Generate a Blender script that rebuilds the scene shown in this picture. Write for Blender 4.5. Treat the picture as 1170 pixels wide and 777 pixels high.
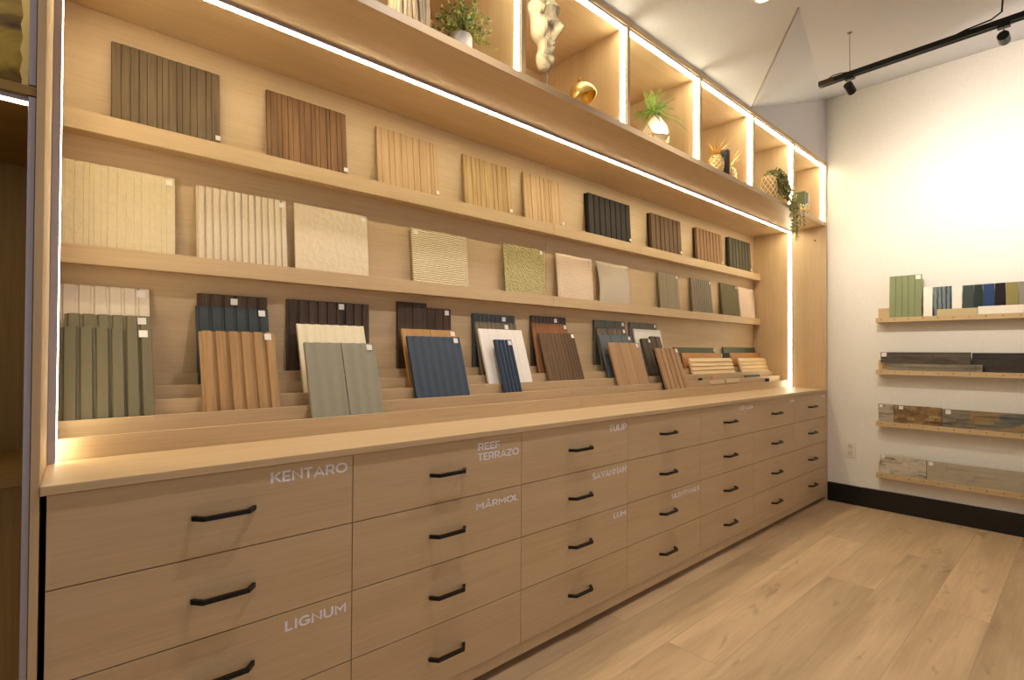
import bpy, bmesh, math, random
from mathutils import Vector, Matrix
random.seed(7)
for o in list(bpy.data.objects): bpy.data.objects.remove(o)
SC = bpy.context.scene
COL = SC.collection
PI = math.pi

# ------------------------------------------------------------------ camera, world, lights, exposure
f, cx, cy, yaw, pitch, roll, EYE = 594.2, 585.0, 395.38, .84245, .01169, .00546, 1.178
F = Vector((math.cos(yaw), math.sin(yaw), 0)); R = Vector((math.sin(yaw), -math.cos(yaw), 0)); U = Vector((0, 0, 1))
F2 = F*math.cos(pitch)+U*math.sin(pitch); U2 = -F*math.sin(pitch)+U*math.cos(pitch)
R3 = R*math.cos(roll)+U2*math.sin(roll); U3 = -R*math.sin(roll)+U2*math.cos(roll)
cd = bpy.data.cameras.new('camera'); cam = bpy.data.objects.new('camera', cd); COL.objects.link(cam)
cd.sensor_fit = 'HORIZONTAL'; cd.sensor_width = 36; cd.lens = f*36/1170
cd.shift_y = (cy-388.5)/1170; cd.clip_start = .02
m = Matrix((R3, U3, -F2)).transposed().to_4x4(); m.translation = (0, 0, EYE); cam.matrix_world = m
SC.camera = cam
SC.view_settings.view_transform = 'Standard'; SC.view_settings.look = 'None'
SC.view_settings.gamma = 1; SC.view_settings.use_curve_mapping = False
SC.view_settings.exposure = 0.0

W_COL = (1.0, .97, 1.02); W_STR = .44            # dim cool daylight of the open showroom behind the camera
LED_COL = (1, .88, .60); LED = 53.0
CUB_COL = (1, .92, .66)             # main strips
LED_CUB = 31.0                                  # cubby strips
LED_END = 17.0
SPOT_COL = (1, .91, .83)
w = bpy.data.worlds.new('world'); SC.world = w; w.use_nodes = True
w.node_tree.nodes['Background'].inputs[0].default_value = (*W_COL, 1)
w.node_tree.nodes['Background'].inputs[1].default_value = W_STR

def area(name, loc, target, sx, sy, power, col):
    l = bpy.data.lights.new(name, 'AREA'); l.shape = 'RECTANGLE'; l.size = sx; l.size_y = sy; l.energy = power; l.color = col
    o = bpy.data.objects.new(name, l); COL.objects.link(o); o.location = loc
    o.rotation_euler = (Vector(target)-Vector(loc)).to_track_quat('-Z', 'Y').to_euler(); return o
def spot(name, loc, target, power, deg, blend, col, rad=.03):
    l = bpy.data.lights.new(name, 'SPOT'); l.energy = power; l.spot_size = math.radians(deg); l.spot_blend = blend
    l.color = col; l.shadow_soft_size = rad
    o = bpy.data.objects.new(name, l); COL.objects.link(o); o.location = loc
    o.rotation_euler = (Vector(target)-Vector(loc)).to_track_quat('-Z', 'Y').to_euler(); return o
area('daylight_fill_open_side', (.2, -3.3, 1.6), (1.5, 1.5, 1.1), 4.5, 2.2, 4.0, (.92, .94, 1.0))  # added weak daylight fill at the unseen open side of the room
DOWN = [(2.33, .965, 2.72), (1.03, .965, 2.72), (-.27, .965, 2.72)]  # first one is visible; the two others are added light for the counter
DOWN_P = [42, 42, 8]

# ------------------------------------------------------------------ materials
MAT = {}
def nt(name):
    m = bpy.data.materials.new(name); m.use_nodes = True; t = m.node_tree
    return m, t, t.nodes['Principled BSDF']
def lin(c):
    return tuple(((v/255+.055)/1.055)**2.4 if v/255 > .04045 else v/255/12.92 for v in c)
def plain(name, rgb, rough=.6, metal=0, spec=.5, emit=0, bump=0, bscale=60):
    if name in MAT: return MAT[name]
    m, t, b = nt(name); c = lin(rgb)
    b.inputs['Roughness'].default_value = rough; b.inputs['Metallic'].default_value = metal
    b.inputs['Specular IOR Level'].default_value = spec
    n = t.nodes.new('ShaderNodeTexNoise'); n.inputs['Scale'].default_value = bscale; n.inputs['Detail'].default_value = 4
    co = t.nodes.new('ShaderNodeTexCoord'); t.links.new(co.outputs['Object'], n.inputs['Vector'])
    r = t.nodes.new('ShaderNodeValToRGB')
    r.color_ramp.elements[0].color = (*[v*.93 for v in c], 1); r.color_ramp.elements[1].color = (*[min(1, v*1.05) for v in c], 1)
    t.links.new(n.outputs['Fac'], r.inputs['Fac']); t.links.new(r.outputs['Color'], b.inputs['Base Color'])
    if bump:
        bp = t.nodes.new('ShaderNodeBump'); bp.inputs['Strength'].default_value = bump; bp.inputs['Distance'].default_value = .004
        t.links.new(n.outputs['Fac'], bp.inputs['Height']); t.links.new(bp.outputs['Normal'], b.inputs['Normal'])
    MAT[name] = m; return m
def glow(name, col, s):
    if name in MAT: return MAT[name]
    m, t, b = nt(name); b.inputs['Base Color'].default_value = (.9, .9, .9, 1)
    b.inputs['Emission Color'].default_value = (*col, 1); b.inputs['Emission Strength'].default_value = s
    MAT[name] = m; return m
def wood(name, c1, c2, axis='X', fine=1.0, rough=.5, coarse=1.0, bump=.15, coat=0):
    """procedural wood grain running along axis"""
    if name in MAT: return MAT[name]
    m, t, b = nt(name); L = t.links
    co = t.nodes.new('ShaderNodeTexCoord'); oi = t.nodes.new('ShaderNodeObjectInfo')
    sc = t.nodes.new('ShaderNodeVectorMath'); sc.operation = 'ADD'
    mu = t.nodes.new('ShaderNodeMath'); mu.operation = 'MULTIPLY'; mu.inputs[1].default_value = 7.3
    L.new(oi.outputs['Random'], mu.inputs[0]); L.new(mu.outputs[0], sc.inputs[1]); L.new(co.outputs['Object'], sc.inputs[0])
    def noise(sl, sx, det):
        mp = t.nodes.new('ShaderNodeMapping'); L.new(sc.outputs[0], mp.inputs['Vector'])
        s = {'X': (sl, sx, sx), 'Y': (sx, sl, sx), 'Z': (sx, sx, sl)}[axis]
        mp.inputs['Scale'].default_value = s
        n = t.nodes.new('ShaderNodeTexNoise'); n.inputs['Scale'].default_value = 1; n.inputs['Detail'].default_value = det
        n.inputs['Roughness'].default_value = .6; L.new(mp.outputs[0], n.inputs['Vector']); return n
    a = noise(1.2*coarse, 14*coarse, 3); d = noise(5*fine, 160*fine, 3)
    mx = t.nodes.new('ShaderNodeMath'); mx.operation = 'MULTIPLY_ADD'; mx.inputs[1].default_value = .5
    mh = t.nodes.new('ShaderNodeMath'); mh.operation = 'MULTIPLY'; mh.inputs[1].default_value = .5
    L.new(d.outputs['Fac'], mh.inputs[0]); L.new(a.outputs['Fac'], mx.inputs[0]); L.new(mh.outputs[0], mx.inputs[2])
    r = t.nodes.new('ShaderNodeValToRGB'); L.new(mx.outputs[0], r.inputs['Fac'])
    r.color_ramp.elements[0].position = .34; r.color_ramp.elements[1].position = .66
    r.color_ramp.elements[0].color = (*lin(c2), 1); r.color_ramp.elements[1].color = (*lin(c1), 1)
    L.new(r.outputs['Color'], b.inputs['Base Color']); b.inputs['Roughness'].default_value = rough
    b.inputs['Specular IOR Level'].default_value = .4
    if bump:
        bp = t.nodes.new('ShaderNodeBump'); bp.inputs['Strength'].default_value = bump; bp.inputs['Distance'].default_value = .002
        L.new(d.outputs['Fac'], bp.inputs['Height']); L.new(bp.outputs['Normal'], b.inputs['Normal'])
    MAT[name] = m; return m
def stonemat(name, cols, scale=(8, 8, 30), bump=.6, rough=.8, vor=False):
    """patchy split stone: blocks of differing tone"""
    if name in MAT: return MAT[name]
    m, t, b = nt(name); L = t.links
    co = t.nodes.new('ShaderNodeTexCoord'); mp = t.nodes.new('ShaderNodeMapping'); mp.inputs['Scale'].default_value = scale
    L.new(co.outputs['Object'], mp.inputs['Vector'])
    v = t.nodes.new('ShaderNodeTexVoronoi'); v.distance = 'CHEBYCHEV'; v.inputs['Scale'].default_value = 1; L.new(mp.outputs[0], v.inputs['Vector'])
    n = t.nodes.new('ShaderNodeTexNoise'); n.inputs['Scale'].default_value = 1.7; n.inputs['Detail'].default_value = 6; L.new(mp.outputs[0], n.inputs['Vector'])
    sx = t.nodes.new('ShaderNodeSeparateColor'); L.new(v.outputs['Color'], sx.inputs[0])
    ma = t.nodes.new('ShaderNodeMath'); ma.operation = 'MULTIPLY_ADD'; ma.inputs[1].default_value = .65
    mb = t.nodes.new('ShaderNodeMath'); mb.operation = 'MULTIPLY'; mb.inputs[1].default_value = .4
    L.new(n.outputs['Fac'], mb.inputs[0]); L.new(sx.outputs[0], ma.inputs[0]); L.new(mb.outputs[0], ma.inputs[2])
    r = t.nodes.new('ShaderNodeValToRGB'); L.new(ma.outputs[0], r.inputs['Fac'])
    e = r.color_ramp.elements
    while len(e) < len(cols): e.new(.5)
    for i, c in enumerate(cols):
        e[i].position = .12+.76*i/(len(cols)-1); e[i].color = (*lin(c), 1)
    L.new(r.outputs['Color'], b.inputs['Base Color']); b.inputs['Roughness'].default_value = rough
    bp = t.nodes.new('ShaderNodeBump'); bp.inputs['Strength'].default_value = bump; bp.inputs['Distance'].default_value = .006
    L.new(ma.outputs[0], bp.inputs['Height']); L.new(bp.outputs['Normal'], b.inputs['Normal'])
    MAT[name] = m; return m
def stripemat(name, c1, c2, scale, direction='Z', dist=2, rough=.8, bump=.6, kind='BANDS', detail=2):
    """woven or combed surface with bands"""
    if name in MAT: return MAT[name]
    m, t, b = nt(name); L = t.links
    co = t.nodes.new('ShaderNodeTexCoord'); wv = t.nodes.new('ShaderNodeTexWave'); wv.wave_type = kind
    if kind == 'BANDS': wv.bands_direction = direction
    wv.inputs['Scale'].default_value = scale; wv.inputs['Distortion'].default_value = dist; wv.inputs['Detail'].default_value = detail
    wv.inputs['Detail Scale'].default_value = 1.5
    L.new(co.outputs['Object'], wv.inputs['Vector'])
    r = t.nodes.new('ShaderNodeValToRGB'); r.color_ramp.elements[0].color = (*lin(c2), 1); r.color_ramp.elements[1].color = (*lin(c1), 1)
    r.color_ramp.elements[0].position = .1; r.color_ramp.elements[1].position = .6
    L.new(wv.outputs['Fac'], r.inputs['Fac']); L.new(r.outputs['Color'], b.inputs['Base Color'])
    b.inputs['Roughness'].default_value = rough
    bp = t.nodes.new('ShaderNodeBump'); bp.inputs['Strength'].default_value = bump; bp.inputs['Distance'].default_value = .003
    L.new(wv.outputs['Fac'], bp.inputs['Height']); L.new(bp.outputs['Normal'], b.inputs['Normal'])
    MAT[name] = m; return m

OAK1, OAK2 = (212, 184, 144), (197, 167, 127)
oakX = wood('oak_veneer_horizontal', OAK1, OAK2, 'X', rough=.45)
oakY = wood('oak_veneer_deep', OAK1, OAK2, 'Y', rough=.45)
oakZ = wood('oak_veneer_vertical', OAK1, OAK2, 'Z', rough=.45)
ledge_oak = wood('pale_ledge_wood', (208, 180, 136), (188, 158, 114), 'Y', rough=.5)
alu = plain('brushed_aluminium', (176, 170, 178), .45, .25)
black = plain('black_metal', (16, 16, 17), .35, .3)
dark = plain('dark_gap', (30, 24, 20), .9)
white_tag = plain('white_sticker', (235, 228, 220), .6)
letter = plain('pale_grey_lettering', (246, 244, 252), .6)
gold = plain('polished_gold', (226, 178, 92), .22, 1)
wall_paint = plain('cream_wall_paint', (232, 226, 214), .85, bump=.03)
ceil_paint = plain('white_ceiling_paint', (210, 209, 212), .9, bump=.03)
led_main = glow('led_warm_main', LED_COL, LED)
led_cub = glow('led_warm_cubby', CUB_COL, LED_CUB)
led_end = glow('led_warm_end', LED_COL, LED_END)

# ------------------------------------------------------------------ helpers
def new(): return bmesh.new()
def box(bm, x0, x1, y0, y1, z0, z1):
    vs = [bm.verts.new((x, y, z)) for x in (x0, x1) for y in (y0, y1) for z in (z0, z1)]
    for q in ((0, 1, 3, 2), (4, 6, 7, 5), (0, 4, 5, 1), (2, 3, 7, 6), (0, 2, 6, 4), (1, 5, 7, 3)):
        bm.faces.new([vs[i] for i in q])
def prism(bm, pts, a0, a1, axis='Z'):
    """extrude a closed 2D outline between a0 and a1 along axis. pts are (x,y) for Z, (y,z) for X, (x,z) for Y"""
    def P(p, a):
        return (p[0], p[1], a) if axis == 'Z' else (a, p[0], p[1]) if axis == 'X' else (p[0], a, p[1])
    A = [bm.verts.new(P(p, a0)) for p in pts]; B = [bm.verts.new(P(p, a1)) for p in pts]; n = len(pts)
    bm.faces.new(A[::-1]); bm.faces.new(B)
    for i in range(n): bm.faces.new((A[i], A[(i+1) % n], B[(i+1) % n], B[i]))
def tube(bm, pts, r, seg=8, r1=None, cap=True):
    pts = [Vector(p) for p in pts]; rings = []; n = len(pts); r1 = r if r1 is None else r1
    for i, p in enumerate(pts):
        d = (pts[min(i+1, n-1)]-pts[max(i-1, 0)]).normalized()
        a = d.cross(Vector((0, 0, 1)) if abs(d.z) < .9 else Vector((1, 0, 0))).normalized(); b = d.cross(a)
        rr = r+(r1-r)*i/(n-1)
        rings.append([bm.verts.new(p+(a*math.cos(t)+b*math.sin(t))*rr) for t in [2*PI*k/seg for k in range(seg)]])
    for i in range(n-1):
        for k in range(seg): bm.faces.new((rings[i][k], rings[i][(k+1) % seg], rings[i+1][(k+1) % seg], rings[i+1][k]))
    if cap: bm.faces.new(rings[0][::-1]); bm.faces.new(rings[-1])
def lathe(bm, prof, seg=32, c=(0, 0, 0), flute=0, nfl=0, cap0=True, cap1=True):
    rings = []
    for r, z in prof:
        rings.append([bm.verts.new((c[0]+(r+(flute*math.cos(nfl*t) if nfl else 0))*math.cos(t), c[1]+(r+(flute*math.cos(nfl*t) if nfl else 0))*math.sin(t), c[2]+z)) for t in [2*PI*k/seg for k in range(seg)]])
    for i in range(len(rings)-1):
        for k in range(seg): bm.faces.new((rings[i][k], rings[i][(k+1) % seg], rings[i+1][(k+1) % seg], rings[i+1][k]))
    if cap0: bm.faces.new(rings[0][::-1])
    if cap1: bm.faces.new(rings[-1])
def obj(name, bm, mat, parent=None, bevel=0, smooth=False):
    bmesh.ops.recalc_face_normals(bm, faces=bm.faces)
    me = bpy.data.meshes.new(name); bm.to_mesh(me); bm.free()
    if smooth:
        for p in me.polygons: p.use_smooth = True
    me.materials.append(mat)
    o = bpy.data.objects.new(name, me); COL.objects.link(o)
    if parent: o.parent = parent
    if bevel:
        b = o.modifiers.new('bevel', 'BEVEL'); b.width = bevel; b.segments = 2; b.limit_method = 'ANGLE'; b.angle_limit = .8
    return o
def tag(o, label, cat, group=None):
    o['label'] = label; o['category'] = cat
    if group: o['group'] = group
    return o
def thing(name, label, cat, loc=(0, 0, 0), rot=(0, 0, 0), group=None):
    o = bpy.data.objects.new(name, None); COL.objects.link(o); o.location = loc; o.rotation_euler = rot
    o.empty_display_size = .05
    return tag(o, label, cat, group)
def struct(name, bm, mat):
    o = obj(name, bm, mat); o['kind'] = 'structure'; return o
def bxo(name, x0, x1, y0, y1, z0, z1, mat, parent=None, bevel=0):
    bm = new(); box(bm, x0, x1, y0, y1, z0, z1); return obj(name, bm, mat, parent, bevel)
def arc(cx_, cz_, rx, rz_, a0, a1, n=14):
    return [(cx_+rx*math.cos(math.radians(a0+(a1-a0)*k/n)), cz_+rz_*math.sin(math.radians(a0+(a1-a0)*k/n))) for k in range(n+1)]
GL = {  # width, strokes (geometric sans capitals, unit cap height, stroke centre lines)
 'A': (.86, [[(.07, 0), (.43, 1), (.79, 0)], [(.19, .27), (.67, .27)]]), 'E': (.62, [[(.60, .08), (.10, .08), (.10, .92), (.60, .92)], [(.1, .5), (.54, .5)]]),
 'F': (.60, [[(.10, 0), (.10, .92), (.60, .92)], [(.1, .48), (.54, .48)]]), 'G': (.86, [arc(.46, .5, .38, .42, 42, 318)+[(.76, .44), (.48, .44)]]),
 'H': (.78, [[(.1, 0), (.1, 1)], [(.68, 0), (.68, 1)], [(.1, .5), (.68, .5)]]), 'I': (.24, [[(.12, 0), (.12, 1)]]),
 'K': (.74, [[(.1, 0), (.1, 1)], [(.68, .99), (.14, .42)], [(.30, .56), (.70, .02)]]), 'L': (.60, [[(.10, 1), (.10, .08), (.57, .08)]]),
 'M': (.94, [[(.1, 0), (.1, .96), (.47, .38), (.84, .96), (.84, 0)]]), 'N': (.82, [[(.1, 0), (.1, .95), (.72, .05), (.72, 1)]]),
 'O': (.96, [arc(.48, .5, .40, .42, 0, 360, 28)]), 'P': (.68, [[(.10, 0), (.10, .92), (.36, .92)]+arc(.36, .63, .25, .29, 90, -90)+[(.10, .34)]]),
 'R': (.74, [[(.10, 0), (.10, .92), (.38, .92)]+arc(.38, .65, .25, .27, 90, -90)+[(.10, .38)], [(.40, .38), (.67, 0)]]),
 'S': (.68, [arc(.34, .71, .23, .21, 35, 250, 12)+[(.40, .48)]+arc(.34, .28, .25, .20, 70, -145, 12)]),
 'T': (.66, [[(.02, .92), (.64, .92)], [(.33, 0), (.33, .92)]]), 'U': (.80, [[(.1, 1), (.1, .36)]+arc(.40, .36, .30, .29, 180, 360)+[(.70, 1)]]),
 'V': (.82, [[(.06, 1), (.41, .04), (.76, 1)]]), 'W': (1.2, [[(.05, 1), (.33, .05), (.60, .92), (.87, .05), (1.15, 1)]]),
 'Z': (.70, [[(.06, .92), (.62, .92), (.08, .08), (.66, .08)]]), 'Á': (.86, [[(.07, 0), (.43, 1), (.79, 0)], [(.19, .27), (.67, .27)], [(.38, 1.10), (.54, 1.26)]]),
 'ı': (.3, [[(.1, .2), (.1, .8)]])}
def lettering(text, x0, x1, z0, z1, parent, y):
    """flat bold capitals, cap height z0..z1 and width x0..x1, standing a hair proud of the plane y"""
    tot = sum(GL[c][0] for c in text)+.07*(len(text)-1); sx = (x1-x0)/tot; sz = z1-z0; wdt = .085
    bm = new(); pen = 0
    for c in text:
        for st in GL[c][1]:
            P = [Vector((p[0], p[1])) for p in st]; top = 1.0 if max(p[1] for p in st) <= 1 else 1.35; closed = (P[0]-P[-1]).length < 1e-3; L_ = []; R_ = []
            for i, p in enumerate(P):
                pa = P[i-1] if i else (P[-2] if closed else None); pb = P[i+1] if i < len(P)-1 else (P[1] if closed else None)
                d0 = (p-pa).normalized() if pa is not None else (pb-p).normalized(); d1 = (pb-p).normalized() if pb is not None else d0
                n0 = Vector((-d0.y, d0.x)); n1 = Vector((-d1.y, d1.x)); nn = (n0+n1)
                nn = nn.normalized() if nn.length > .05 else n0
                k = min(1/max(.3, nn.dot(n0)), 1.9); L_.append(p+nn*wdt*k); R_.append(p-nn*wdt*k)
            V_ = [[bm.verts.new((x0+(pen+q.x)*sx, y-.0006+dy, z0+max(0, min(top, q.y))*sz)) for q in side] for dy in (0, .0005) for side in (L_, R_)]
            for i in range(len(P)-1):
                bm.faces.new((V_[0][i], V_[0][i+1], V_[1][i+1], V_[1][i])); bm.faces.new((V_[2][i], V_[2][i+1], V_[3][i+1], V_[3][i]))
                bm.faces.new((V_[0][i], V_[0][i+1], V_[2][i+1], V_[2][i])); bm.faces.new((V_[1][i], V_[1][i+1], V_[3][i+1], V_[3][i]))
        pen += GL[c][0]+.07
    return obj('lettering', bm, letter, parent)

# ------------------------------------------------------------------ dimensions of the built-in unit (metres)
X0, CW, NX = -.0027, .67386, 7
X1 = X0+7*CW                       # right end of the drawers
XW = 4.722                         # face of the end wall
YF, YB = 1.45, 2.03                # cabinet front, back panel
ZT, ZD, ZK, RH = .875, .2, .0777, .1993
DK0, DK1, TP0, TP1 = 2.217, 2.246, 2.713, 2.738
SEAM = 2.06
C0 = Vector((3.326, 1.453, 2.745)); CB = Vector((2.515, .885, 2.745)); CC = Vector((XW, 1.46, 3.25)); CE = Vector((2.69, -3.5, 2.745)); CF = Vector((XW, -3.5, 3.204))

# ------------------------------------------------------------------ room shell
def floor_mat():
    m, t, b = nt('oak_plank_floor'); L = t.links
    co = t.nodes.new('ShaderNodeTexCoord')
    mo = t.nodes.new('ShaderNodeMapping'); mo.inputs['Location'].default_value = (0, .113, 0); L.new(co.outputs['Object'], mo.inputs['Vector'])
    br = t.nodes.new('ShaderNodeTexBrick'); L.new(mo.outputs[0], br.inputs['Vector'])
    br.offset = .37; br.inputs['Scale'].default_value = 1; br.inputs['Brick Width'].default_value = 1.9; br.inputs['Row Height'].default_value = .213
    br.inputs['Mortar Size'].default_value = .0016; br.inputs['Mortar Smooth'].default_value = .3
    br.inputs['Color1'].default_value = (0, 0, 0, 1); br.inputs['Color2'].default_value = (1, 1, 1, 1); br.inputs['Mortar'].default_value = (.5, .5, .5, 1)
    sp = t.nodes.new('ShaderNodeSeparateColor'); L.new(br.outputs['Color'], sp.inputs[0])
    off = t.nodes.new('ShaderNodeVectorMath'); off.operation = 'ADD'; L.new(co.outputs['Object'], off.inputs[0])
    cm = t.nodes.new('ShaderNodeVectorMath'); cm.operation = 'SCALE'; cm.inputs['Scale'].default_value = 11; L.new(br.outputs['Color'], cm.inputs[0]); L.new(cm.outputs[0], off.inputs[1])
    def ns(s, det, dist=0):
        mp = t.nodes.new('ShaderNodeMapping'); mp.inputs['Scale'].default_value = s; L.new(off.outputs[0], mp.inputs['Vector'])
        n = t.nodes.new('ShaderNodeTexNoise'); n.inputs['Scale'].default_value = 1; n.inputs['Detail'].default_value = det; n.inputs['Distortion'].default_value = dist
        L.new(mp.outputs[0], n.inputs['Vector']); return n
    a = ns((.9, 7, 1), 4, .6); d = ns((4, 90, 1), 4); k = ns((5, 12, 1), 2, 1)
    ra = t.nodes.new('ShaderNodeValToRGB'); L.new(a.outputs['Fac'], ra.inputs['Fac'])
    ra.color_ramp.elements[0].position = .3; ra.color_ramp.elements[1].position = .7
    ra.color_ramp.elements[0].color = (*lin((178, 148, 112)), 1); ra.color_ramp.elements[1].color = (*lin((214, 184, 144)), 1)
    def mult(col, fac_node, lo, hi, p0=.3, p1=.7):
        r = t.nodes.new('ShaderNodeMapRange'); r.inputs['From Min'].default_value = p0; r.inputs['From Max'].default_value = p1
        r.inputs['To Min'].default_value = lo; r.inputs['To Max'].default_value = hi; L.new(fac_node, r.inputs['Value'])
        s = t.nodes.new('ShaderNodeVectorMath'); s.operation = 'SCALE'; L.new(col, s.inputs[0]); L.new(r.outputs[0], s.inputs['Scale']); return s.outputs[0]
    c = mult(ra.outputs['Color'], d.outputs['Fac'], .93, 1.06)
    c = mult(c, sp.outputs[0], .88, 1.08, 0, 1)
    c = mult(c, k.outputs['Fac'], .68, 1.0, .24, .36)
    c = mult(c, br.outputs['Fac'], 1.0, .72, 0, 1)
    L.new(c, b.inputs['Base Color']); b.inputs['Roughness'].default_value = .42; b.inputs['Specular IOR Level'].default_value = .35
    return m
def slab(name, pts, n, mat, th=.06):
    bm = new(); n = Vector(n)*th
    A = [bm.verts.new(p) for p in pts]; B = [bm.verts.new(Vector(p)+n) for p in pts]
    bm.faces.new(A); bm.faces.new(B[::-1])
    for i in range(len(pts)): bm.faces.new((A[i], B[i], B[(i+1) % len(pts)], A[(i+1) % len(pts)]))
    return struct(name, bm, mat)
slab('floor', [(-3, -3.5, 0), (XW, -3.5, 0), (XW, 2.06, 0), (-3, 2.06, 0)], (0, 0, -1), floor_mat())
bm = new()                                                     # ceiling: flat part, hip triangle, sloping part
for pts in ([(-3, 1.453, 2.745), (-3, -3.5, 2.745), CE, CB, C0], [C0, CB, CC], [CB, CE, CF, CC]):
    A = [bm.verts.new(p) for p in pts]; bm.faces.new(A)
bmesh.ops.remove_doubles(bm, verts=bm.verts, dist=1e-4)
o = struct('ceiling', bm, ceil_paint)
sm = o.modifiers.new('thick', 'SOLIDIFY'); sm.thickness = .06; sm.offset = -1 if o.data.polygons[0].normal.z > 0 else 1
sm.offset = 1 if o.data.polygons[0].normal.z > 0 else -1
slab('wall_right', [(XW, -3.5, 0), (XW, 2.06, 0), (XW, 2.06, 3.25), (XW, 1.46, 3.25), (XW, -3.5, 3.204)], (1, 0, 0), wall_paint)
slab('wall_back', [(-3, 2.05, 0), (XW, 2.05, 0), (XW, 2.05, 2.735), (-3, 2.05, 2.735)], (0, 1, 0), wall_paint)
slab('wall_above_cabinet', [(-3, 1.455, 2.7385), (XW, 1.455, 2.7385), (XW, 1.455, 3.25), (3.326, 1.455, 2.7455), (-3, 1.455, 2.7455)], (0, 1, 0), plain('bulkhead_paint', (214, 210, 210), .9, bump=.03))
bpy.data.objects['wall_above_cabinet'].name = 'wall_front_bulkhead'
bm = new(); box(bm, XW-.016, XW-.0005, -3.5, 1.443, .0, .148); struct('baseboard_right', bm, plain('black_baseboard', (12, 12, 13), .3))
bpy.data.objects['baseboard_right'].modifiers.new('bevel', 'BEVEL').width = .003
slab('wall_left', [(-3, -3.5, 0), (-3, 2.06, 0), (-3, 2.06, 2.745), (-3, -3.5, 2.745)], (-1, 0, 0), wall_paint)

bm = new(); tube(bm, [C0+Vector((0, -.004, -.001)), CB+Vector((0, 0, -.001))], .0045, 8); struct('crease_line', bm, plain('ceiling_crease_line', (158, 146, 136), .9))  # thin darker bead added to draw the dark line along the crease
# ------------------------------------------------------------------ drawer cabinets, each column one unit
def handle_mesh():
    bm = new()
    out = [(-.0725, 0), (-.0725, -.006), (-.052, -.031), (.052, -.031), (.0725, -.006), (.0725, 0), (.0635, 0), (.0625, -.004), (.047, -.0215), (-.047, -.0215), (-.0625, -.004), (-.0635, 0)]
    prism(bm, out, -.0055, .0055, 'Z')
    return bm
hm = None
ORD = ['leftmost', 'second', 'third', 'fourth', 'fifth', 'sixth', 'rightmost']
texts = {(0, 0): [('KENTARO', .442, .654, .827, .856)], (1, 0): [('REEF', 1.135, 1.236, .829, .855), ('TERRAZO', 1.135, 1.330, .793, .819)],
         (1, 1): [('MÁRMOL', 1.129, 1.330, .622, .645)], (0, 2): [('LIGNUM', .482, .654, .424, .451)], (2, 0): [('TULIP', 1.879, 2.008, .824, .852)],
         (2, 1): [('SAVANNAH', 1.764, 2.006, .627, .655)], (2, 2): [('LUM', 1.913, 2.006, .428, .452)], (3, 2): [('SILENTWALK', 2.393, 2.680, .428, .452)],
         (4, 0): [('NEVASA', 3.162, 3.352, .828, .853)], (5, 0): [('ıı', 3.96, 4.03, .828, .850)], (6, 0): [('ıı', 4.61, 4.68, .828, .850)]}
names_on = ['lettered KENTARO and LIGNUM', 'lettered REEF TERRAZO and MÁRMOL', 'lettered TULIP, SAVANNAH and LUM', 'lettered SILENTWALK', 'with small lettering on its top drawer', 'second nearest the white end wall', 'nearest the white end wall']
hmesh = handle_mesh(); bmesh.ops.recalc_face_normals(hmesh, faces=hmesh.faces)
hme = bpy.data.meshes.new('handle'); hmesh.to_mesh(hme); hmesh.free(); hme.materials.append(black)
for i in range(NX):
    xa = X0+i*CW; wd = CW if i < 6 else 4.6993-xa
    t = thing('drawer_cabinet', f'{ORD[i]} oak drawer cabinet under the counter, {names_on[i]}', 'cabinet', (xa, YF, 0), group='drawer cabinets under the oak counter')
    bxo('body', .001 if i else .0045, wd-.001, .021, YB-YF-.002, ZK, ZT-.001, dark, t)
    bxo('plinth', 0.0005 if i else .0045, wd-.0005, .004, .03, .033, ZK-.002, oakX, t)
    bxo('toe_kick', 0.001 if i else .0045, wd-.001, .05, .065, .0, .033, oakX, t)
    for j in range(4):
        zt = ZT-j*RH-.0015; zb = ZT-(j+1)*RH+.0012
        d = bxo('drawer_front', .0012+(.003 if i == 0 else 0), wd-.0012, 0, .02, zb, zt, oakX, t, bevel=.0006)
        h = bpy.data.objects.new('handle', hme); COL.objects.link(h); h.parent = d; h.location = (CW/2, -.0, (zt+zb)/2-.002)
        h['label'] = 'black bar handle'
        for s, a, b, z0, z1 in texts.get((i, j), []):
            lettering(s, a-xa, b-xa, z0, z1, d, 0)
# ------------------------------------------------------------------ counter, end panels, back
bm = new(); prism(bm, [(-.0092, YF-.010), (4.6995, YF-.010), (4.6995, 1.742), (.0018, 1.742), (.0014, 1.72), (-.0092, 1.452)], ZT+.001, .896, 'Z')
tag(obj('countertop', bm, oakX, bevel=.0015), 'long oak countertop running over all the drawers', 'countertop')
bm = new(); prism(bm, [(-.0098, 1.448), (-.024, 1.448), (-.024, 2.045), (.0012, 2.045), (.0012, 1.72)], 0.0, TP1, 'Z')
tag(obj('end_panel', bm, oakZ, bevel=.0008), 'tall oak upright at left end of the lit display, beside the grey metal strip', 'panel')
t = thing('end_panel', 'tall oak end panel closing the display against the white wall', 'panel', (4.70, 0, 0))
bxo('panel', 0.0001, .020, 1.446, 2.045, 0, TP1, oakZ, t, bevel=.0008)
bm = new(); lathe(bm, [(.006, 0), (.006, .002), (.002, .0025)], 12)
o = obj('shelf_pin_hole_cap', bm, dark, t, smooth=True); o.rotation_euler = (0, -PI/2, 0); o.location = (0, 1.53, 2.11)
for a, b, s in ((0.0015, SEAM-.0008, 'left'), (SEAM+.0008, 4.6995, 'right')):
    bm = new(); box(bm, a, b, YB, YB+.018, ZT+.02, DK0-.001)
    tag(obj('back_panel', bm, oakX), f'{s} half of the horizontal grained oak back panel behind the samples', 'panel')
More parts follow.
